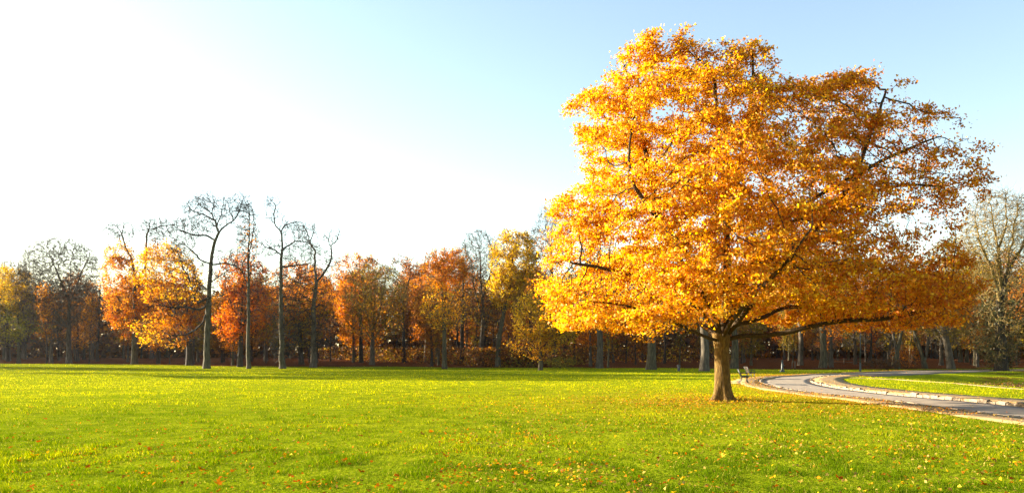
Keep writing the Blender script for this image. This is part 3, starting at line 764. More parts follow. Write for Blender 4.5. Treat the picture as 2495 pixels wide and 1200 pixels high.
hero('oak_tree', 'rounded amber tree behind the two bare crooked trees', (735, 886), .42,
     [[(735, 886), (730, 800), (728, 720)], [(730, 800), (690, 740)], [(730, 790), (770, 730)]],
     [(730, 720, 90, 85, 800, 0), (710, 810, 80, 45, 300, -1)],
     [(730, 700, 95, 75, 5.5, 'amber'), (725, 790, 90, 60, 5, 'olive')], seed=31, mats=('barkdark', 'barkdark'), dist=138)
hero('hornbeam_tree', 'fan-shaped tree of upright ochre branches at the edge of the wood', (906, 888), .42,
     [[(906, 888), (907, 850), (908, 810), (912, 740), (915, 680)], [(907, 830), (880, 780), (868, 720), (862, 680)], [(907, 830), (940, 780), (955, 730), (968, 690)], [(908, 815), (890, 740), (885, 670)], [(908, 815), (930, 740), (940, 670)], [(907, 838), (860, 800), (840, 760)], [(907, 838), (955, 810), (985, 770)]],
     [(915, 715, 82, 75, 1900, 0), (910, 790, 80, 40, 420, 0)],
     [(915, 720, 90, 80, .9, 'olive'), (915, 770, 80, 50, 1.2, 'gold')], seed=32, jit=.16, trop=(0, 0, .35), mats=('bark', 'barkgold'), step=.45, dk=.45, tip=.028)
hero('oak_tree', 'rusty brown domed tree behind the fan-shaped ochre tree', (880, 880), .4,
     [[(880, 880), (878, 780), (876, 700)]], [(870, 690, 75, 75, 700, 0)], [(865, 680, 82, 80, 6, 'rust'), (880, 620, 40, 25, 3, 'gold')], seed=33, mats=('barkdark', 'barkdark'), dist=152)
hero('oak_tree', 'dark brown tree whose sparse top shows sky beside the rusty domed one', (985, 880), .36,
     [[(985, 880), (982, 780), (978, 690)], [(980, 740), (1000, 670)]], [(975, 690, 62, 70, 560, 0), (1003, 650, 25, 25, 120, 0)], [(960, 650, 40, 30, 3, 'dark'), (1003, 648, 30, 25, 6, 'rust'), (975, 740, 60, 60, 4, 'brown')], seed=34, mats=('barkdark', 'barkdark'), dist=156)
hero('oak_tree', 'slim-trunked tree with orange top and ochre boughs in front of the wood', (1083, 898), .34,
     [[(1083, 898), (1083, 840), (1082, 780), (1078, 720), (1075, 660)], [(1082, 790), (1055, 765), (1035, 755)], [(1080, 750), (1105, 720), (1120, 690)], [(1082, 800), (1065, 770), (1060, 780)]],
     [(1080, 660, 55, 55, 620, 0), (1085, 750, 62, 60, 460, 0), (1110, 640, 40, 40, 200, 1)],
     [(1075, 645, 62, 55, 7, 'orange'), (1110, 660, 45, 50, 3, 'amber'), (1085, 750, 66, 60, 3.2, 'gold')], seed=35, mats=('barkgreen', 'barkgold'), step=.45)
hero('beech_tree', 'thin-twigged bare tree rising above the orange-topped slim tree', (1172, 888), .42,
     [[(1172, 888), (1174, 830), (1178, 760), (1172, 690), (1170, 620)], [(1176, 800), (1190, 770), (1200, 740)], [(1176, 770), (1155, 700), (1150, 640)], [(1174, 730), (1195, 660), (1200, 610)]],
     [(1168, 630, 50, 72, 2200, 0), (1175, 740, 55, 60, 420, 0)],
     [(1170, 750, 60, 70, .8, 'olive')], seed=36, jit=.22, trop=(0, 0, .25), mats=('bark', 'bark'), step=.45, dk=.5, tip=.028)
hero('beech_tree', 'brown tree with thinning crown beside the bare thin-twigged one', (1125, 886), .38,
     [[(1125, 886), (1126, 800), (1128, 720), (1130, 660)]], [(1130, 690, 62, 80, 800, 0)], [(1130, 680, 66, 85, 2.6, 'brown')], seed=37, mats=('barkdark', 'barkdark'), dist=140)
hero('maple_tree', 'tall domed bright yellow tree just left of the great oak', (1212, 886), .4,
     [[(1212, 886), (1216, 820), (1232, 740), (1245, 680), (1250, 620)], [(1225, 770), (1215, 700)], [(1235, 730), (1275, 670), (1285, 630)]],
     [(1252, 632, 62, 76, 900, 0), (1235, 705, 48, 50, 320, 0)],
     [(1252, 632, 68, 82, 10, 'yellow'), (1235, 705, 52, 52, 9, 'yellow')], seed=38, mats=('barkgreen', 'barkdark'), dist=128)
hero('maple_tree', 'small yellow-orange tree with a low crown beside the great oak', (1317, 901), .26,
     [[(1317, 901), (1317, 860), (1316, 810), (1312, 760)], [(1317, 850), (1280, 815), (1255, 790)], [(1317, 850), (1350, 815), (1385, 800)]],
     [(1312, 765, 72, 62, 620, 0), (1300, 835, 70, 36, 360, 0), (1365, 800, 50, 45, 240, 0)],
     [(1310, 760, 80, 65, 5.5, 'yellow'), (1295, 835, 72, 38, 5.5, 'gold'), (1365, 800, 55, 50, 7, 'yellow')], seed=39, mats=('barkgreen', 'barkdark'), step=.4, leaf=.26)
hero('beech_tree', 'bare twiggy tree showing above the great oak left shoulder', (1350, 884), .4,
     [[(1350, 884), (1348, 780), (1345, 680), (1342, 600)]], [(1345, 570, 48, 70, 1900, 0), (1330, 660, 45, 60, 260, 0)], [(1325, 640, 40, 70, 2.5, 'brown')], seed=40, jit=.22, trop=(0, 0, .2), mats=('bark', 'bark'), dist=140)
# right of the oak
hero('lime_tree', 'big ivy-hung tree with golden bare upper limbs beyond the hollow', (2440, 903), .7,
     [[(2440, 903), (2438, 850), (2436, 780), (2440, 700), (2436, 640), (2425, 560), (2415, 500)], [(2438, 720), (2462, 640), (2470, 560), (2478, 490)], [(2437, 740), (2405, 660), (2385, 590), (2375, 530)], [(2438, 700), (2430, 620), (2452, 540), (2450, 480)], [(2462, 650), (2490, 600), (2515, 540)], [(2436, 790), (2400, 740), (2370, 700)], [(2436, 790), (2470, 740), (2500, 710)]],
     [(2425, 560, 75, 100, 2800, 0), (2500, 560, 60, 90, 1500, 0), (2380, 640, 55, 60, 900, 0), (2440, 700, 70, 60, 1000, 0), (2430, 800, 70, 70, 700, 0), (2436, 870, 42, 36, 260, 0)],
     [(2400, 610, 70, 70, .5, 'olive'), (2438, 810, 64, 115, 2.6, 'ivy')], seed=41, jit=.32, trop=(0, 0, .12), mats=('barkdark', 'barkgold'), step=.45, dk=.5, tip=.026, wig=.08, dist=104)
hero('lime_tree', 'olive-gold thinly leaved tree between the great oak and the ivy-hung tree', (2318, 893), .5,
     [[(2318, 893), (2310, 850), (2298, 780), (2310, 700), (2325, 640)], [(2305, 800), (2340, 720), (2360, 650)]],
     [(2330, 660, 70, 90, 900, 0), (2300, 770, 70, 60, 350, 0)], [(2330, 660, 75, 95, 2.2, 'olive'), (2300, 770, 75, 60, 2.0, 'olive')], seed=42, mats=('bark', 'barkgold'), dist=118)
hero('oak_tree', 'small russet-leaved tree at the right end of the wood', (2520, 900), .3,
     [[(2520, 900), (2518, 840), (2512, 780), (2505, 740)]], [(2505, 730, 45, 55, 420, 0)], [(2500, 730, 50, 60, 6, 'rust')], seed=43, mats=('barkdark', 'barkdark'), dist=108)
hero('lime_tree', 'tree with three leaning grey-green stems behind the sandy track', (2255, 893), .34,
     [[(2255, 893), (2240, 840), (2222, 790), (2205, 730)], [(2255, 880), (2262, 830), (2258, 780), (2262, 720)], [(2252, 884), (2230, 820), (2232, 760)]],
     [(2235, 720, 80, 60, 420, 0)], [(2235, 720, 85, 65, 4, 'amber')], seed=44, mats=('barkgreen', 'bark'), dist=120)
hero('lime_tree', 'forked grey-green tree behind the dark bush by the lamp post', (2186, 897), .36,
     [[(2186, 897), (2186, 860), (2196, 810), (2200, 750)], [(2186, 865), (2174, 810), (2165, 760)]],
     [(2185, 730, 65, 55, 360, 0)], [(2185, 730, 70, 60, 3, 'olive')], seed=45, mats=('barkgreen', 'bark'), dist=118)
# a smaller tree out on the lawn whose shadow crosses the grass
hero('maple_tree', 'round amber tree standing on the lawn apart from the wood', (-250, 905), .26,
     [[(-250, 905), (-250, 850), (-248, 780)], [(-250, 850), (-285, 790)], [(-250, 850), (-215, 790)]], [(-250, 745, 70, 62, 420, 0)], [(-250, 745, 75, 66, 8, 'amber')], seed=46, dist=99)
for (bx_, ds_, hh_, sd_, lb_) in ((-330, 128, 640, 47, 'tall brown tree at the left corner of the wood, by the lawn'), (-420, 136, 620, 48, 'tallest brown tree past the left corner of the wood')):
    hero('beech_tree', lb_, (bx_, 890), .4, [[(bx_, 895), (bx_, 800), (bx_ + 4, 720)], [(bx_, 800), (bx_ - 45, 720)], [(bx_, 790), (bx_ + 45, 710)]], [(bx_, 700, 95, 90, 800, 0)], [(bx_, 700, 100, 95, 4, 'brown')], seed=sd_, dist=ds_)
for (x_, y_, sd_, lb_) in ((-79, 113, 57, 'added unseen high-crowned brown shade tree on the lawn before the left corner of the wood'), (-86, 105, 58, 'added unseen high-crowned rusty shade tree on the lawn nearest the amber one'), (-92, 128, 59, 'added unseen high-crowned rusty shade tree at the lawn edge beside the corner of the wood'), (-92, 112, 63, 'added unseen high-crowned brown shade tree on the lawn behind the rusty one'), (-97, 101, 64, 'added unseen high-crowned brown shade tree farthest out on the lawn left of the amber one'), (-88, 119, 65, 'added unseen high-crowned brown shade tree between the lawn group and the wood')):  # unseen trees added to cast shadow bands over the far lawn
    bx = CX + x_ / y_ * F_PX; k_ = F_PX / y_
    hero('oak_tree', lb_, (bx, 900), .42, [[(bx, 900), (bx, 900 - 8 * k_), (bx + 5, 900 - 15 * k_), (bx, 900 - 21 * k_)], [(bx, 900 - 12 * k_), (bx - 3 * k_, 900 - 17 * k_)], [(bx, 900 - 13 * k_), (bx + 3 * k_, 900 - 18 * k_)]],
         [(bx, 900 - 20 * k_, 5 * k_, 5.4 * k_, 800, 0)], [(bx, 900 - 20 * k_, 5.4 * k_, 6 * k_, 5, ['brown', 'rust'][sd_ % 2])], seed=sd_, dist=y_)
# big pale trunks seen under the great oak
for (bx, by, R, sd_, lab, ds) in ((1586, 900, .62, 51, 'stout pale-trunked tree at the lawn edge left of the oak trunk', 112), (1716, 904, .56, 52, 'stout grey tree standing close behind the oak trunk on its left', 104), (1789, 897, .52, 53, 'grey-trunked tree just right of and behind the oak trunk', 118), (1460, 890, .5, 54, 'grey tree deep in shade under the left skirt of the oak', 122), (2004, 893, .5, 55, 'straight mossy tree beside the white-topped marker post', 122), (1950, 889, .42, 56, 'paired-stem tree behind the bend of the road', 132)):
    hero('beech_tree', lab, (bx, by), R, [[(bx, by), (bx + 2, by - 60), (bx - 3, by - 140), (bx + 4, by - 220)], [(bx, by - 130), (bx - 30, by - 190)], [(bx, by - 120), (bx + 30, by - 190)]],
         [(bx, by - 225, 85, 75, 900, 0)], [(bx, by - 225, 90, 80, 4.0, ['olive', 'brown', 'amber'][sd_ % 3])], seed=sd_, mats=('barkgreen' if sd_ % 2 else 'bark', 'barkdark'), dist=ds, step=.6, dk=.7)

# ---- trees inside the wood: one of each kind, then copies
def proto(name, H, cb, cr, R, pal, lam, mats, seed, lean=0.0, natt=650, leaf=.36):
    rng = rng_(seed)
    root = empty(name, (0, 0, 0), 'x', 'tree')
    xl = lean * H
    lines = [[(0, 0, -.4), (xl * .1, .05, cb * .5), (xl * .4, -.1, cb), (xl * .7, .1, (cb + H) / 2), (xl, 0, H * .88)]]
    for k in range(5):
        a = k * 2.4 + rng.random(); z0 = cb * (.75 + .5 * rng.random()); l = cr * (.6 + .4 * rng.random())
        x0 = xl * .4 * z0 / cb
        lines.append([(x0, 0, z0), (x0 + math.cos(a) * l * .5, math.sin(a) * l * .5, z0 + l * .45), (x0 + math.cos(a) * l, math.sin(a) * l, z0 + l * 1.1)])
    sp, spar = seeds_from_lines(lines, .6, rng, .06)
    A = np.concatenate([ell_points((xl * .7, 0, (H + cb) / 2 + .5), (cr, cr, (H - cb) / 2), natt, rng), ell_points((xl * .3, 0, cb * .8), (cr * .8, cr * .8, cb * .35), natt // 5, rng)])
    k = fbm(A * .33 + seed, seed, 2); A = A[rng.random(len(A)) < .3 + ss(.36, .56, k)]
    pos, par = grow(sp, spar, A, .6, .65, 80, .35, (0, 0, .1), rng, 9000)
    def lf(thin, pos):
        n = rng.poisson(lam * 2.6, len(thin)); idx = np.repeat(thin, n); cl = fbm(pos[idx] * .4, seed + 3, 2)
        return idx, palette(pal, len(idx), rng, cl), np.full(len(idx), .4)
    tree_parts(root, pos, par, R, [M[mats[0]], M[mats[1]]], rng, lf if lam else None, leaf, .06, 2.0, .012, .07, .5, 7, twigs=1.6 if lam else 3.0)
    return root

def copy_tree(o, parent=None):
    c = o.copy(); COL.objects.link(c); c.parent = parent
    for ch in o.children: copy_tree(ch, c)
    return c

GROUPS = {
    'brown': ('brown-leaved tree standing inside the wood', 'brown trees inside the wood'),
    'orange': ('orange-leaved tree standing inside the wood', 'orange trees inside the wood'),
    'bare': ('bare dark tree standing inside the wood', 'bare trees inside the wood'),
    'olive': ('olive-gold leaved tree standing inside the wood', 'olive trees inside the wood'),
    'pole': ('thin pole-like young tree standing in the shaded wood', 'young pole trees inside the wood'),
}
NEARBY = [(45, 'the yellow maple at the left end'), (168, 'the large bare domed tree'), (327, 'the gnarled two-leader tree'), (430, 'the broad golden-orange tree'), (504, 'the tallest bare tree'), (600, 'the fiery red-orange tree'), (700, 'the crooked left-leaning tree'), (775, 'the two-forked bare tree'), (906, 'the fan-shaped ochre tree'), (985, 'the sparse dark brown tree'), (1083, 'the slim orange-topped tree'), (1172, 'the thin-twigged bare tree'), (1250, 'the tall yellow domed tree'), (1317, 'the small low yellow-orange tree'), (1460, 'the left skirt of the great oak'), (1586, 'the stout pale trunk'), (1716, 'the great oak trunk'), (1860, 'the two benches'), (1950, 'the road bend'), (2096, 'the lamp post'), (2186, 'the forked grey-green tree'), (2255, 'the three leaning stems'), (2318, 'the olive-gold tree'), (2440, 'the ivy-hung tree')]
KINDWORD = {'brown': 'brown-leaved tree', 'orange': 'orange-leaved tree', 'bare': 'bare dark tree', 'olive': 'olive-gold leaved tree', 'pole': 'thin pole-like young tree'}
def wood_label(gk, px):
    if px < -20: w = 'past the left end'
    elif px > 2515: w = 'past the right end'
    else: w = 'behind ' + min(NEARBY, key=lambda t: abs(t[0] - px))[1]
    return KINDWORD[gk] + (' of the wood, ' + w if 'past' in w else ' inside the wood ' + w)
PROTO = [
    ('beech_tree', 'brown', proto('beech_tree', 18, 6.5, 4.2, .30, 'brown', 3.2, ('barkdark', 'barkdark'), 101)),
    ('beech_tree', 'brown', proto('beech_tree', 19, 8, 3.8, .26, 'rust', 3.0, ('bark', 'barkdark'), 102, .05)),
    ('oak_tree', 'orange', proto('oak_tree', 18, 6, 4.4, .34, 'orange', 4.0, ('barkdark', 'barkdark'), 103)),
    ('oak_tree', 'orange', proto('oak_tree', 17, 7, 3.8, .26, 'amber', 3.6, ('barkgreen', 'barkdark'), 104, -.05)),
    ('ash_tree', 'bare', proto('ash_tree', 19, 7, 4.0, .28, None, 0, ('barkdark', 'barkdark'), 105, .03, 900)),
    ('ash_tree', 'bare', proto('ash_tree', 18, 6, 4.4, .33, None, 0, ('bark', 'bark'), 106, -.03, 900)),
    ('lime_tree', 'olive', proto('lime_tree', 18, 6, 4.2, .29, 'olive', 2.6, ('barkgreen', 'barkdark'), 107)),
    ('birch_tree', 'pole', proto('birch_tree', 15, 8, 2.2, .13, 'brown', 2.0, ('barkdark', 'barkdark'), 108, .04, 260)),
    ('birch_tree', 'pole', proto('birch_tree', 15, 7, 2.2, .15, 'olive', 1.5, ('barkgreen', 'barkdark'), 109, -.06, 260)),
]
def skyline(px):
    return np.interp(px, [-900, 0, 100, 250, 330, 480, 640, 700, 850, 930, 1000, 1050, 1170, 1250, 1330, 1500, 1900, 2100, 2300, 2400, 2500, 3200], [600, 640, 650, 665, 670, 680, 660, 650, 640, 650, 650, 635, 630, 620, 620, 660, 670, 670, 640, 610, 600, 590])
r = rng_(5); placed = []; used = set(); count = 0; tries = 0
hero_xy = [(o.location.x, o.location.y) for o in bpy.data.objects if o.parent is None and o.get('category') == 'tree' and o.get('label') != 'x']
while count < 320 and tries < 9000:
    tries += 1
    y = 124 + 112 * r.random() ** 1.35
    x = r.uniform(-.78 * y - 30, .76 * y + 8)
    if y < edge_y(x) + 2 + 3 * r.random(): continue
    if min([9] + [math.hypot(x - a, y - b) for a, b in hero_xy]) < 2.6: continue
    if min([9] + [math.hypot(x - a, y - b) for a, b in placed]) < 3.0: continue
    if any(y < b + 1.0 and b < 165 and abs(x / y - a / b) * F_PX < 42 for a, b in hero_xy): continue
    if x > 30 and float(road_d(np.array([x]), np.array([y]))[0]) < 5: continue
    if float(track_d(np.array([x]), np.array([y]))[0]) < 1.5: continue
    placed.append((x, y)); count += 1
    if r.random() < .40: k = 7 + int(r.integers(2))
    else:
        px = CX + x / y * F_PX
        w = np.array([3, 3, 2.2, 2.2, 1.6, 1.6, 2.2])
        if px < 260: w = np.array([1.5, .3, 0, 0, 5, 5, .3])
        if px > 1900: w = np.array([2, 1, .8, .8, 2, 2, 4])
        k = int(r.choice(7, p=w / w.sum()))
    nm, gk, pr = PROTO[k]
    if k in used: o = copy_tree(pr)
    else: o = pr; used.add(k)
    z = hz(x, y); px = CX + x / y * F_PX
    top = (HOR - skyline(px)) / F_PX * y + CAM_H - z
    H0 = {0: 18, 1: 19, 2: 18, 3: 17, 4: 19, 5: 18, 6: 18, 7: 15, 8: 15}[k]
    s = top / H0 * (r.uniform(.72, 1.0) if k < 7 else r.uniform(.6, .85))
    o.location = (x, y, z); o.rotation_euler = (0, 0, r.uniform(0, 6.28)); o.scale = (s * r.uniform(.9, 1.15), s * r.uniform(.9, 1.15), s)
    tag(o, wood_label(gk, px), 'tree', GROUPS[gk][1])
for k, (nm, gk, pr) in enumerate(PROTO):
    if k not in used:
        for ch in list(pr.children): bpy.data.objects.remove(ch)
        bpy.data.objects.remove(pr)

# ---- wood beyond the countable trees, and the brush between the trunks
def cloud(name, n, xr, yr, zr, size, pals, seed, label, cat, yfn=None, thr=.45):
    rr = rng_(seed)
    y = rr.uniform(yr[0], yr[1], n * 3); x = rr.uniform(-1, 1, n * 3) * (y * xr)
    if yfn is not None: y = y + yfn(x)
    g = h0(x, y); z = rr.random(n * 3) ** 1.2 * (zr[1] - zr[0]) + zr[0]
    C = np.stack([x, y, g + z], -1)
    top = (HOR - skyline(CX + x / y * F_PX) - 25) / F_PX * y + CAM_H
    m = (fbm(C * np.array([.16, .16, .22]), seed, 3) > thr - .3 * (size > 1) * (z < 11)) & (C[:, 2] < top) & (road_d(x, y) > 4.5) & (track_d(x, y) > 1)
    C = C[m][:n]
    sz = size * (.6 + .8 * rr.random(len(C)))
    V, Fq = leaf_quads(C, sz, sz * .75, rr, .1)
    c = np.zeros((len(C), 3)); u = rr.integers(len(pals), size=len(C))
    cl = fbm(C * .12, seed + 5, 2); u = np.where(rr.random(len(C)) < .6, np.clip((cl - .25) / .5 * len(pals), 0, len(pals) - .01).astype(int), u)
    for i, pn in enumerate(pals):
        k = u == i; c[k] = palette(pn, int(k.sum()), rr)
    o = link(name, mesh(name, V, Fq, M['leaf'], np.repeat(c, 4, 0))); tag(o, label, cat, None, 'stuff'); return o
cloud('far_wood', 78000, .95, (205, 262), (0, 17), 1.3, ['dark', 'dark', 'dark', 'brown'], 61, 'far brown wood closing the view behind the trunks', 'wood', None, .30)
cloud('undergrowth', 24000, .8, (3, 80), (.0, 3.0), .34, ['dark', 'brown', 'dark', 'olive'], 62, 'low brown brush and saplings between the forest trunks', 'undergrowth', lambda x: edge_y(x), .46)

# ------------------------------------------------------------------ lawn grass
def lawn_mask(x, y):
    p = np.stack([x, y], -1)
    e = edge_y(x) - 7 * (fbm(p / 9.0, 21, 2) - 0.5)
    m = (y < e + 1.5)
    k = (np.abs(x) < 130) & (y > 0)
    d = np.full(x.shape, 99.0); d[k] = road_d(x[k], y[k]); t = np.full(x.shape, 99.0); t[k] = track_d(x[k], y[k])
    # side of the road: the outer pavement is 1.5 wide, the inner 2.3
    i = np.argmin(((p[:, None, 0] - ROAD[::6, 0]) ** 2 + (p[:, None, 1] - ROAD[::6, 1]) ** 2), axis=1) if len(x) < 50000 else None
    return m, d, t

def make_grass():
    r = rng_(70); n = 700000
    y = 1 / r.uniform(1 / 150.0, 1 / 9.0, n); x = r.uniform(-1, 1, n) * (.70 * y + 3)
    m, d, t = lawn_mask(x, y)
    hollow = ss(38, 50, x) * ss(36, 50, y)
    keep = m & (d > RW + KW + 1.55) & (t > .05) & (r.random(n) > .45 * hollow)
    # the inner pavement is wider
    q = np.stack([x, y], -1); best = np.full(n, 1e9); sgn = np.zeros(n)
    near_ = keep & (d < 5.5); qi = np.where(near_)[0]
    ln = ROAD[::3]; tt = nrm(np.gradient(ln, axis=0))
    if len(qi):
        D = ((q[qi][:, None] - ln[None]) ** 2).sum(-1); j = D.argmin(1); rel = q[qi] - ln[j]
        side = tt[j][:, 1] * rel[:, 0] - tt[j][:, 0] * rel[:, 1]
        bad = (side > 0) & (d[qi] < RW + KW + 2.35) & (y[qi] < 84)
        keep[qi[bad]] = False
    x, y = x[keep], y[keep]; n = len(x); p = np.stack([x, y], -1)
    z = h0(x, y) - .012
    clump = fbm(p / np.array([.55, .75]), 71, 2); big = fbm(p / 5.0, 72, 3); mid = fbm(p / 1.7, 73, 2)
    hgt = (.034 + .060 * ss(.34, .80, clump) ** 1.2 * (.5 + 1.0 * mid)) * (.6 + .8 * r.random(n)) * np.interp(y, [9, 40, 120], [1, 1.05, 1.2])
    w = .0078 * np.maximum(y / 11.0, .9) ** .93 * (.7 + .6 * r.random(n))
    a = r.uniform(0, 2 * math.pi, n); lean = hgt * r.uniform(.1, .9, n); la = r.uniform(0, 2 * math.pi, n)
    B = np.stack([x, y, z], -1); side = np.stack([np.cos(a), np.sin(a), np.zeros(n)], -1) * (w / 2)[:, None]
    tip = B + np.stack([np.cos(la) * lean, np.sin(la) * lean, hgt], -1)
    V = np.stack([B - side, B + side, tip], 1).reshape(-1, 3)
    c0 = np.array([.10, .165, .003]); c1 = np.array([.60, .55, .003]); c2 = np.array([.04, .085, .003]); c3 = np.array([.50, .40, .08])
    u = np.clip(.55 * big + .45 * r.random(n) + .10 * (mid - .5) + .52 * ss(13, 75, y) - .22 + .16 * (clump - .5), 0, 1)[:, None]  # light painted into colour: near blades and low tufts darker, far ones yellower
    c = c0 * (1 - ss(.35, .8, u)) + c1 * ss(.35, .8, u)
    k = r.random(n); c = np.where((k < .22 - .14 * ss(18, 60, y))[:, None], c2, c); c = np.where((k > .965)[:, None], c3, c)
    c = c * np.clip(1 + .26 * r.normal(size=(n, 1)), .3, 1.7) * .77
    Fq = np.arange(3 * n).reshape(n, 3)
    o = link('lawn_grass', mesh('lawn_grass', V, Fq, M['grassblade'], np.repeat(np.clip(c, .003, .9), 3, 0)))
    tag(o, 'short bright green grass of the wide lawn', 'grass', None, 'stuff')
make_grass()

# ------------------------------------------------------------------ fallen leaves
def loose_leaves():
    r = rng_(80); P_ = []
    def put(n, fx, fy): P_.append(np.stack([fx(n), fy(n)], -1))
    # under and to the right of the oak, thick along the road verge
    put(5200, lambda n: 12 + r.normal(size=n) * 7, lambda n: 36 + r.normal(size=n) * 7)
    yy = 1 / r.uniform(1 / 60, 1 / 10, 6500); P_.append(np.stack([r.uniform(-.1, .68, 6500) ** 1 * yy, yy], -1))
    yy = 1 / r.uniform(1 / 60, 1 / 10, 2200); P_.append(np.stack([r.uniform(-.68, .2, 2200) * yy, yy], -1))
    k = r.integers(len(ROAD), size=14000); t = nrm(np.gradient(ROAD, axis=0)); nr = np.stack([t[:, 1], -t[:, 0]], 1)
    off = np.where(r.random(14000) < .8, -RW - .2 - np.abs(r.normal(size=14000)) * 1.5, RW + .2 + np.abs(r.normal(size=14000)) * .8)
    P_.append(ROAD[k] + nr[k] * off[:, None] + r.normal(size=(14000, 2)) * .15)
    put(3500, lambda n: 26 + r.normal(size=n) * 4, lambda n: 84 + r.normal(size=n) * 4)
    put(1800, lambda n: OAK_BASE[0] + r.normal(size=n) * 2.0, lambda n: OAK_BASE[1] + r.normal(size=n) * 2.4)
    q = np.concatenate(P_); q = q[(q[:, 1] > 8) & (q[:, 1] < 110)]
    dens = fbm(q / 3.0, 81, 2); q = q[r.random(len(q)) < .25 + ss(.35, .6, dens)]
    d = road_d(q[:, 0], q[:, 1]); q = q[(d > RW + .05) | (r.random(len(q)) < .06)]; d = road_d(q[:, 0], q[:, 1])
    z = h0(q[:, 0], q[:, 1]) + np.where(d < RW, -.04, np.where(d < RW + 1.8, .06, .045 + .02 * r.random(len(q))))
    C = np.c_[q, z]; n = len(C)
    sz = .068 * (.6 + .8 * r.random(n)); V, Fq = leaf_quads(C, sz, sz * .7, r, 2.2)
    u = r.random(n); c = np.where((u < .55)[:, None], palette('tan', n, r), np.where((u < .72)[:, None], palette('gold', n, r), np.where((u < .86)[:, None], palette('amber', n, r), palette('rust', n, r))))
    left = q[:, 0] < -.05 * q[:, 1]; c = np.where((left & (r.random(n) < .75))[:, None], palette('rust', n, r), c)
    o = link('leaf_litter', mesh('leaf_litter', V, Fq, M['deadleaf'], np.repeat(c, 4, 0)))
    tag(o, 'scatter of small yellow and brown leaves over lawn and pavement', 'leaves', None, 'stuff')
loose_leaves()

def maple_leaf(seed, pal):
    """a lobed leaf with a stalk, lightly curled, about 1 m across before scaling"""
    r = rng_(seed); lob = [(-150, .45), (-105, .72), (-60, .55), (-52, .92), (-25, .58), (0, 1.05), (25, .58), (52, .92), (60, .55), (105, .72), (150, .45)]
    pts = []
    for i, (a, l) in enumerate(lob):
        pts.append((math.radians(a), l * (1 + .1 * r.normal()) * .5))
        if i < len(lob) - 1:
            a2 = (a + lob[i + 1][0]) / 2; pts.append((math.radians(a2), .22 + .05 * r.random()))
    V = [(0, 0, 0)]; 
    for a, l in pts:
        x, y = math.sin(a) * l, math.cos(a) * l
        V.append((x, y, .9 * (x * x) * (.6 + r.random()) + .35 * y * y * r.random() + .03 * r.normal()))
    n = len(pts); F3 = [(0, k + 2, k + 1) for k in range(n - 1)]
    b = len(V); V += [(-.012, 0, .005), (.012, 0, .005), (.03 + .1 * r.normal(), -.55, .08)]; F3.append((b, b + 1, b + 2))
    V = np.array(V); c = palette(pal, 1, r, None, .1)[0] * .75
    col = np.tile(c, (len(V), 1)) * (1 + .12 * r.normal(size=(len(V), 1)))
    return mesh('fallen_leaf', V, np.array(F3), M['deadleaf'], np.clip(col, .004, .9))
LEAFKIND = {
    'red': (('scarlet', 'rust', 'scarlet', 'rust'), 'dark red lobed leaf lying on the lawn', 'red leaves fallen on the lawn'),
    'brown': (('brown', 'rust'), 'dull brown curled leaf lying on the lawn', 'brown leaves fallen on the lawn'),
    'yellow': (('tan', 'yellow', 'tan', 'gold'), 'bright yellow lobed leaf lying on the lawn', 'yellow leaves fallen on the lawn'),
}
LM = {k: [maple_leaf(90 + i * 7 + j, v[0][i % len(v[0])]) for i in range(4) for j in (hash(k[0]) % 1,)] for k, v in LEAFKIND.items()}
spots = [(1048, 1055, 'red', .24), (1030, 1060, 'brown', .2), (878, 1066, 'red', .22), (1138, 1050, 'red', .18), (365, 1099, 'red', .2), (492, 1150, 'red', .24), (530, 1183, 'red', .26), (725, 1180, 'red', .22), (95, 1080, 'red', .2), (110, 1023, 'red', .2), (215, 1028, 'red', .2), (70, 1157, 'red', .2), (1232, 1090, 'red', .2), (1280, 1160, 'yellow', .22), (1578, 1193, 'yellow', .2), (2045, 1170, 'red', .2), (1665, 1172, 'yellow', .22), (2395, 1188, 'brown', .22), (2260, 1175, 'yellow', .2), (2200, 1090, 'brown', .2), (1760, 1115, 'yellow', .2), (25, 1095, 'red', .2), (270, 1157, 'red', .2), (840, 1127, 'red', .2), (880, 1155, 'brown', .2)]
r = rng_(95)
for i in range(140):
    py = 985 + 212 * r.random() ** .6; px = r.uniform(5, 2490)
    kind = r.choice(['red', 'brown', 'yellow'], p=[.45, .35, .2] if px < 1150 else [.12, .25, .63]); spots.append((px, py, kind, r.uniform(.10, .16)))
for (px, py, kind, sz) in spots:
    p = P(px, py)
    if float(road_d(p[:1], p[1:2])[0]) < 4.6: continue
    o = bpy.data.objects.new('fallen_leaf', LM[kind][r.integers(4)]); COL.objects.link(o)
    o.location = (p[0], p[1], p[2] + .055); o.scale = (sz,) * 3
    o.rotation_euler = (r.normal() * .35, r.normal() * .35, r.uniform(0, 6.28))
    dt = math.hypot(p[0] - OAK_BASE[0], p[1] - OAK_BASE[1]); rdist = float(road_d(p[:1], p[1:2])[0])
    zone = 'by the road verge' if rdist < 6.5 else 'near the oak trunk' if dt < 11 else 'on open grass before the oak' if p[0] > 0 else 'on open grass left of the oak'
    tag(o, LEAFKIND[kind][1].replace('lying on the lawn', 'lying ' + zone), 'leaf', LEAFKIND[kind][2])

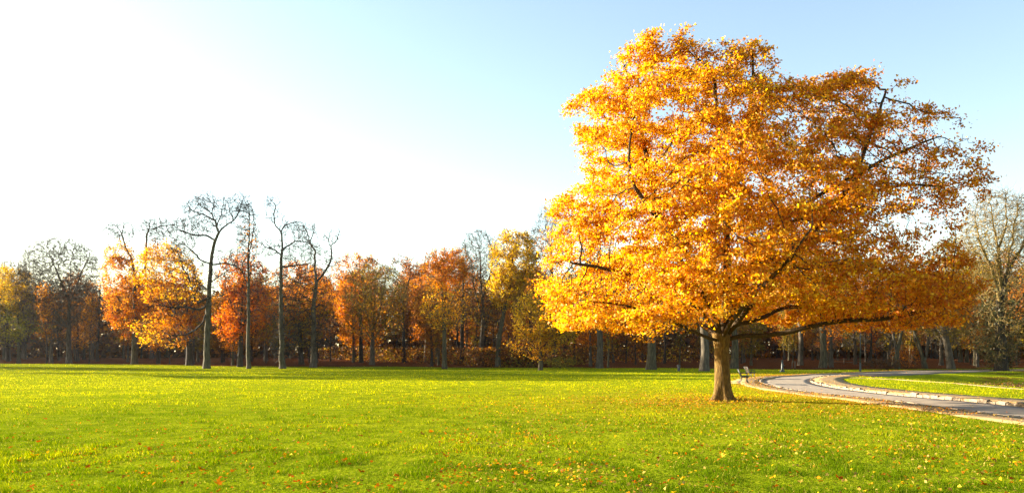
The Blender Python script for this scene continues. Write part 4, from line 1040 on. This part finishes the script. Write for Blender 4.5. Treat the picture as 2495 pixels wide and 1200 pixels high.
# ------------------------------------------------------------------ park furniture
def bench(px, py, rz, label):
    p = P(px, py); root = empty('park_bench', (p[0], p[1], hz(p[0], p[1]) + .03), label, 'bench'); root.rotation_euler = (0, 0, rz); root.scale = (1.12,) * 3
    for s in (-.72, .72):      # cast frames: front leg, rear leg with back post
        b = MB()
        b.tube([(.30, s, -.03), (.22, s, .2), (.24, s, .41)], [.03, .026, .028], 6); b.tube([(-.34, s, -.03), (-.12, s, .22), (-.10, s, .40)], [.03, .026, .028], 6)
        b.tube([(-.16, s, .40), (.08, s, .41), (.28, s, .42)], .026, 6); b.tube([(-.13, s, .38), (-.22, s, .62), (-.34, s, .90)], [.03, .026, .02], 6)
        b.tube([(-.24, s, .64), (0, s, .66), (.24, s, .62), (.27, s, .42)], .02, 6)
        b.build('leg', M['metal'], root, None, True)
    for x in (-.1, .03, .16, .28): MB().box((x, 0, .45), (.105, 1.7, .035)).build('seat_slat', M['darkwood'], root)
    ca, sa = math.cos(-.42), math.sin(-.42); Rm = np.array([[ca, 0, sa], [0, 1, 0], [-sa, 0, ca]])
    for t in (.25, .55, .85): MB().box((-.13 - .21 * t + .025, 0, .42 + .5 * t), (.035, 1.7, .12), Rm).build('back_slat', M['darkwood'], root)
bench(1811, 933, -.24, 'dark bench standing on the grass edge of the sandy terrace')
bench(1827, 921, -.12, 'pale-framed bench farther along the sandy terrace')

def post(px, py, h, r0, mat, name, label, cat, dist=None, top=None):
    p = P(px, py)
    if dist: x = (px - CX) / F_PX * dist; p = np.array([x, dist, hz(x, dist)])
    root = empty(name, tuple(p), label, cat)
    b = MB(); b.tube([(0, 0, -.15), (0, 0, .1), (0, 0, h * .6), (.01, 0, h)], [r0 * 1.15, r0, r0 * .95, r0 * .85], 10); b.build('shaft', mat, root, None, True)
    if top is not None: MB().tube([(0, 0, h - .005), (0, 0, h + .04), (0, 0, h + .12), (0, 0, h + .16)], [r0 * 1.1, r0 * 1.5, r0 * 1.5, r0 * .8], 10).build('cap', top, root, None, True)
    return root
# lamp post by the track
p = P(2096, 904); lp = empty('street_lamp', tuple(p), 'slim dark lamp post beside the fork of the road', 'street lamp'); lp.scale = (1.1, 1.1, 1.3)
MB().tube([(0, 0, -.2), (0, 0, .05), (0, 0, .8), (0, 0, .85)], [.13, .12, .10, .075], 12).build('base', M['metal'], lp, None, True)
MB().tube([(0, 0, .8), (0, 0, 2.5), (0, 0, 4.4)], [.075, .06, .045], 12).build('pole', M['metal'], lp, None, True)
MB().tube([(0, 0, 4.38), (0, 0, 4.45), (0, 0, 4.5)], [.05, .13, .16], 12).build('collar', M['metal'], lp, None, True)
MB().tube([(0, 0, 4.49), (0, 0, 4.6), (0, 0, 4.85), (0, 0, 4.95)], [.13, .19, .22, .2], 14).build('lantern', M['lampglass'], lp, None, True)
MB().tube([(0, 0, 4.94), (0, 0, 4.98), (0, 0, 5.1), (0, 0, 5.16)], [.25, .24, .08, .02], 14).build('hood', M['metal'], lp, None, True)
# drinking-fountain like stone post with a basin
p = P(1906, 905); st = empty('fountain_post', tuple(p), 'slim dark fountain post with a small basin on the grass by the road bend', 'post')
MB().box((0, 0, .05), (.5, .5, .3)).build('plinth', M['greystone'], st)
MB().tube([(0, 0, .18), (0, 0, .3), (0, 0, .9), (0, 0, 1.35)], [.2, .15, .14, .10], 8).build('shaft', M['metal'], st, None, True)
MB().tube([(.16, 0, .72), (.16, 0, .78), (.16, 0, .86)], [.1, .17, .2], 10).build('basin', M['metal'], st, None, True)
MB().tube([(0, 0, 1.33), (0, 0, 1.42), (0, 0, 1.5)], [.15, .15, .03], 8).build('cap', M['metal'], st, None, True)
post(1654, 903, .62, .17, M['greystone'], 'marker_stone', 'squat grey marker stone on the lawn edge behind the oak trunk', 'stone', None, M['greystone'])
post(2018, 884, 1.0, .06, M['wood'], 'marker_post', 'thin wooden marker post with a white top inside the wood', 'post', 138, M['white'])
post(1930, 893, .95, .07, M['wood'], 'wooden_post', 'short wooden post leaning at the wood edge, nearer the fountain post', 'post', 122)
post(1937, 893, 1.05, .07, M['wood'], 'wooden_post', 'short upright wooden post at the wood edge, farther from the fountain post', 'post', 121)
# low rail fence in the wood
fx0 = (2030 - CX) / F_PX * 140; fence = empty('rail_fence', (fx0, 140, hz(fx0, 140)), 'low brown wooden rail fence inside the wood beyond the lamp post', 'fence')
for k in range(7):
    x = k * 1.9; g = hz(fx0 + x, 140) - hz(fx0, 140)
    MB().box((x, 0, g + .4), (.13, .13, 1.1)).build('post', M['wood'], fence)
    if k < 6:
        for zz in (.42, .8): MB().box((x + .95, -.09, g + zz), (1.98, .05, .10)).build('rail', M['wood'], fence)

# bush by the lamp, brush in the hollow
def bush(name, label, c, rad, n, pal, seed, cat='bush', leaf=.16):
    rng = rng_(seed); root = empty(name, (c[0], c[1], hz(c[0], c[1])), label, cat)
    lines = [[(0, 0, -.2), (0, 0, .12), (0, 0, .25)]] + [[(0, 0, .05), (math.cos(k) * rad[0] * .3, math.sin(k) * rad[1] * .3, rad[2] * .5), (math.cos(k) * rad[0] * .6, math.sin(k) * rad[1] * .6, rad[2] * .9)] for k in np.arange(0, 6.2, .9)]
    sp, spar = seeds_from_lines(lines, .2, rng, .02)
    A = ell_points((0, 0, rad[2] * .55), (rad[0], rad[1], rad[2] * .55), n, rng); A = A[A[:, 2] > .05]
    pos, par = grow(sp, spar, A, .2, .22, 40, .4, (0, 0, .05), rng, 6000)
    def lf(thin, pos):
        k = rng.poisson(2.2, len(thin)); idx = np.repeat(thin, k); return idx, palette(pal, len(idx), rng), np.full(len(idx), .12)
    r_, main, depth, nch = structure(pos, par, .05, 2.3, .006)
    V, Fq = tubes(pos, par, r_, main, depth, np.ones(len(pos), bool), 3)
    o = link('branchwork', mesh('branchwork', V, Fq, M['barkdark']), root); o['kind'] = 'stuff'
    idx, c_, s_ = lf(np.arange(1, len(pos)), pos); C = pos[idx] + rng.normal(size=(len(idx), 3)) * .12; C[:, 2] = np.maximum(C[:, 2], .02)
    V, Fq = leaf_quads(C, leaf, leaf * .6, rng, .4); o = link('foliage', mesh('foliage', V, Fq, M['leaf'], np.repeat(c_, 4, 0)), root); o['kind'] = 'stuff'
b1 = P(2160, 900); bush('bush', 'dark spreading bush between the lamp post and the forked tree', b1, (3.4, 1.8, 1.5), 700, 'dark', 71)
b2 = P(2455, 915); bush('bramble', 'tangled brown bramble on the slope below the ivy-hung tree', (46, 74), (4.5, 3, 1.2), 700, 'dark', 72, 'bramble')
bush('bramble', 'low dark bramble at the near rim of the hollow', (39, 60), (3.2, 4, .8), 600, 'dark', 73, 'bramble')
bush('bush', 'golden-leaved sapling bush between the forked tree and the leaning stems', ((2205 - CX) / F_PX * 124, 124), (2.2, 2, 3.2), 600, 'amber', 74)
bush('bush', 'dusky green low shrub under the small yellow-orange tree', ((1365 - CX) / F_PX * 122, 122), (2.6, 1.6, 1.5), 500, 'green', 75)

# ------------------------------------------------------------------ haze
hm, nt, N, L, out = mat_new('haze')
pv = N.new('ShaderNodeVolumePrincipled'); pv.inputs['Color'].default_value = (.92, .95, 1, 1); pv.inputs['Density'].default_value = HAZE; pv.inputs['Anisotropy'].default_value = .7
L.new(pv.outputs[0], out.inputs['Volume'])
hb = MB().box((0, 1830, 16), (6400, 3900, 40)).build('haze', hm); tag(hb, 'thin pale autumn haze in the air over park and wood', 'haze', None, 'stuff')

print('TREES', TREE_STATS)
tri = sum(sum(len(p.vertices) - 2 for p in m.polygons) for m in bpy.data.meshes if m.users and len(m.polygons) < 5000) + sum(len(m.loops) - 2 * len(m.polygons) for m in bpy.data.meshes if m.users and len(m.polygons) >= 5000)
print('TRIANGLES', tri)
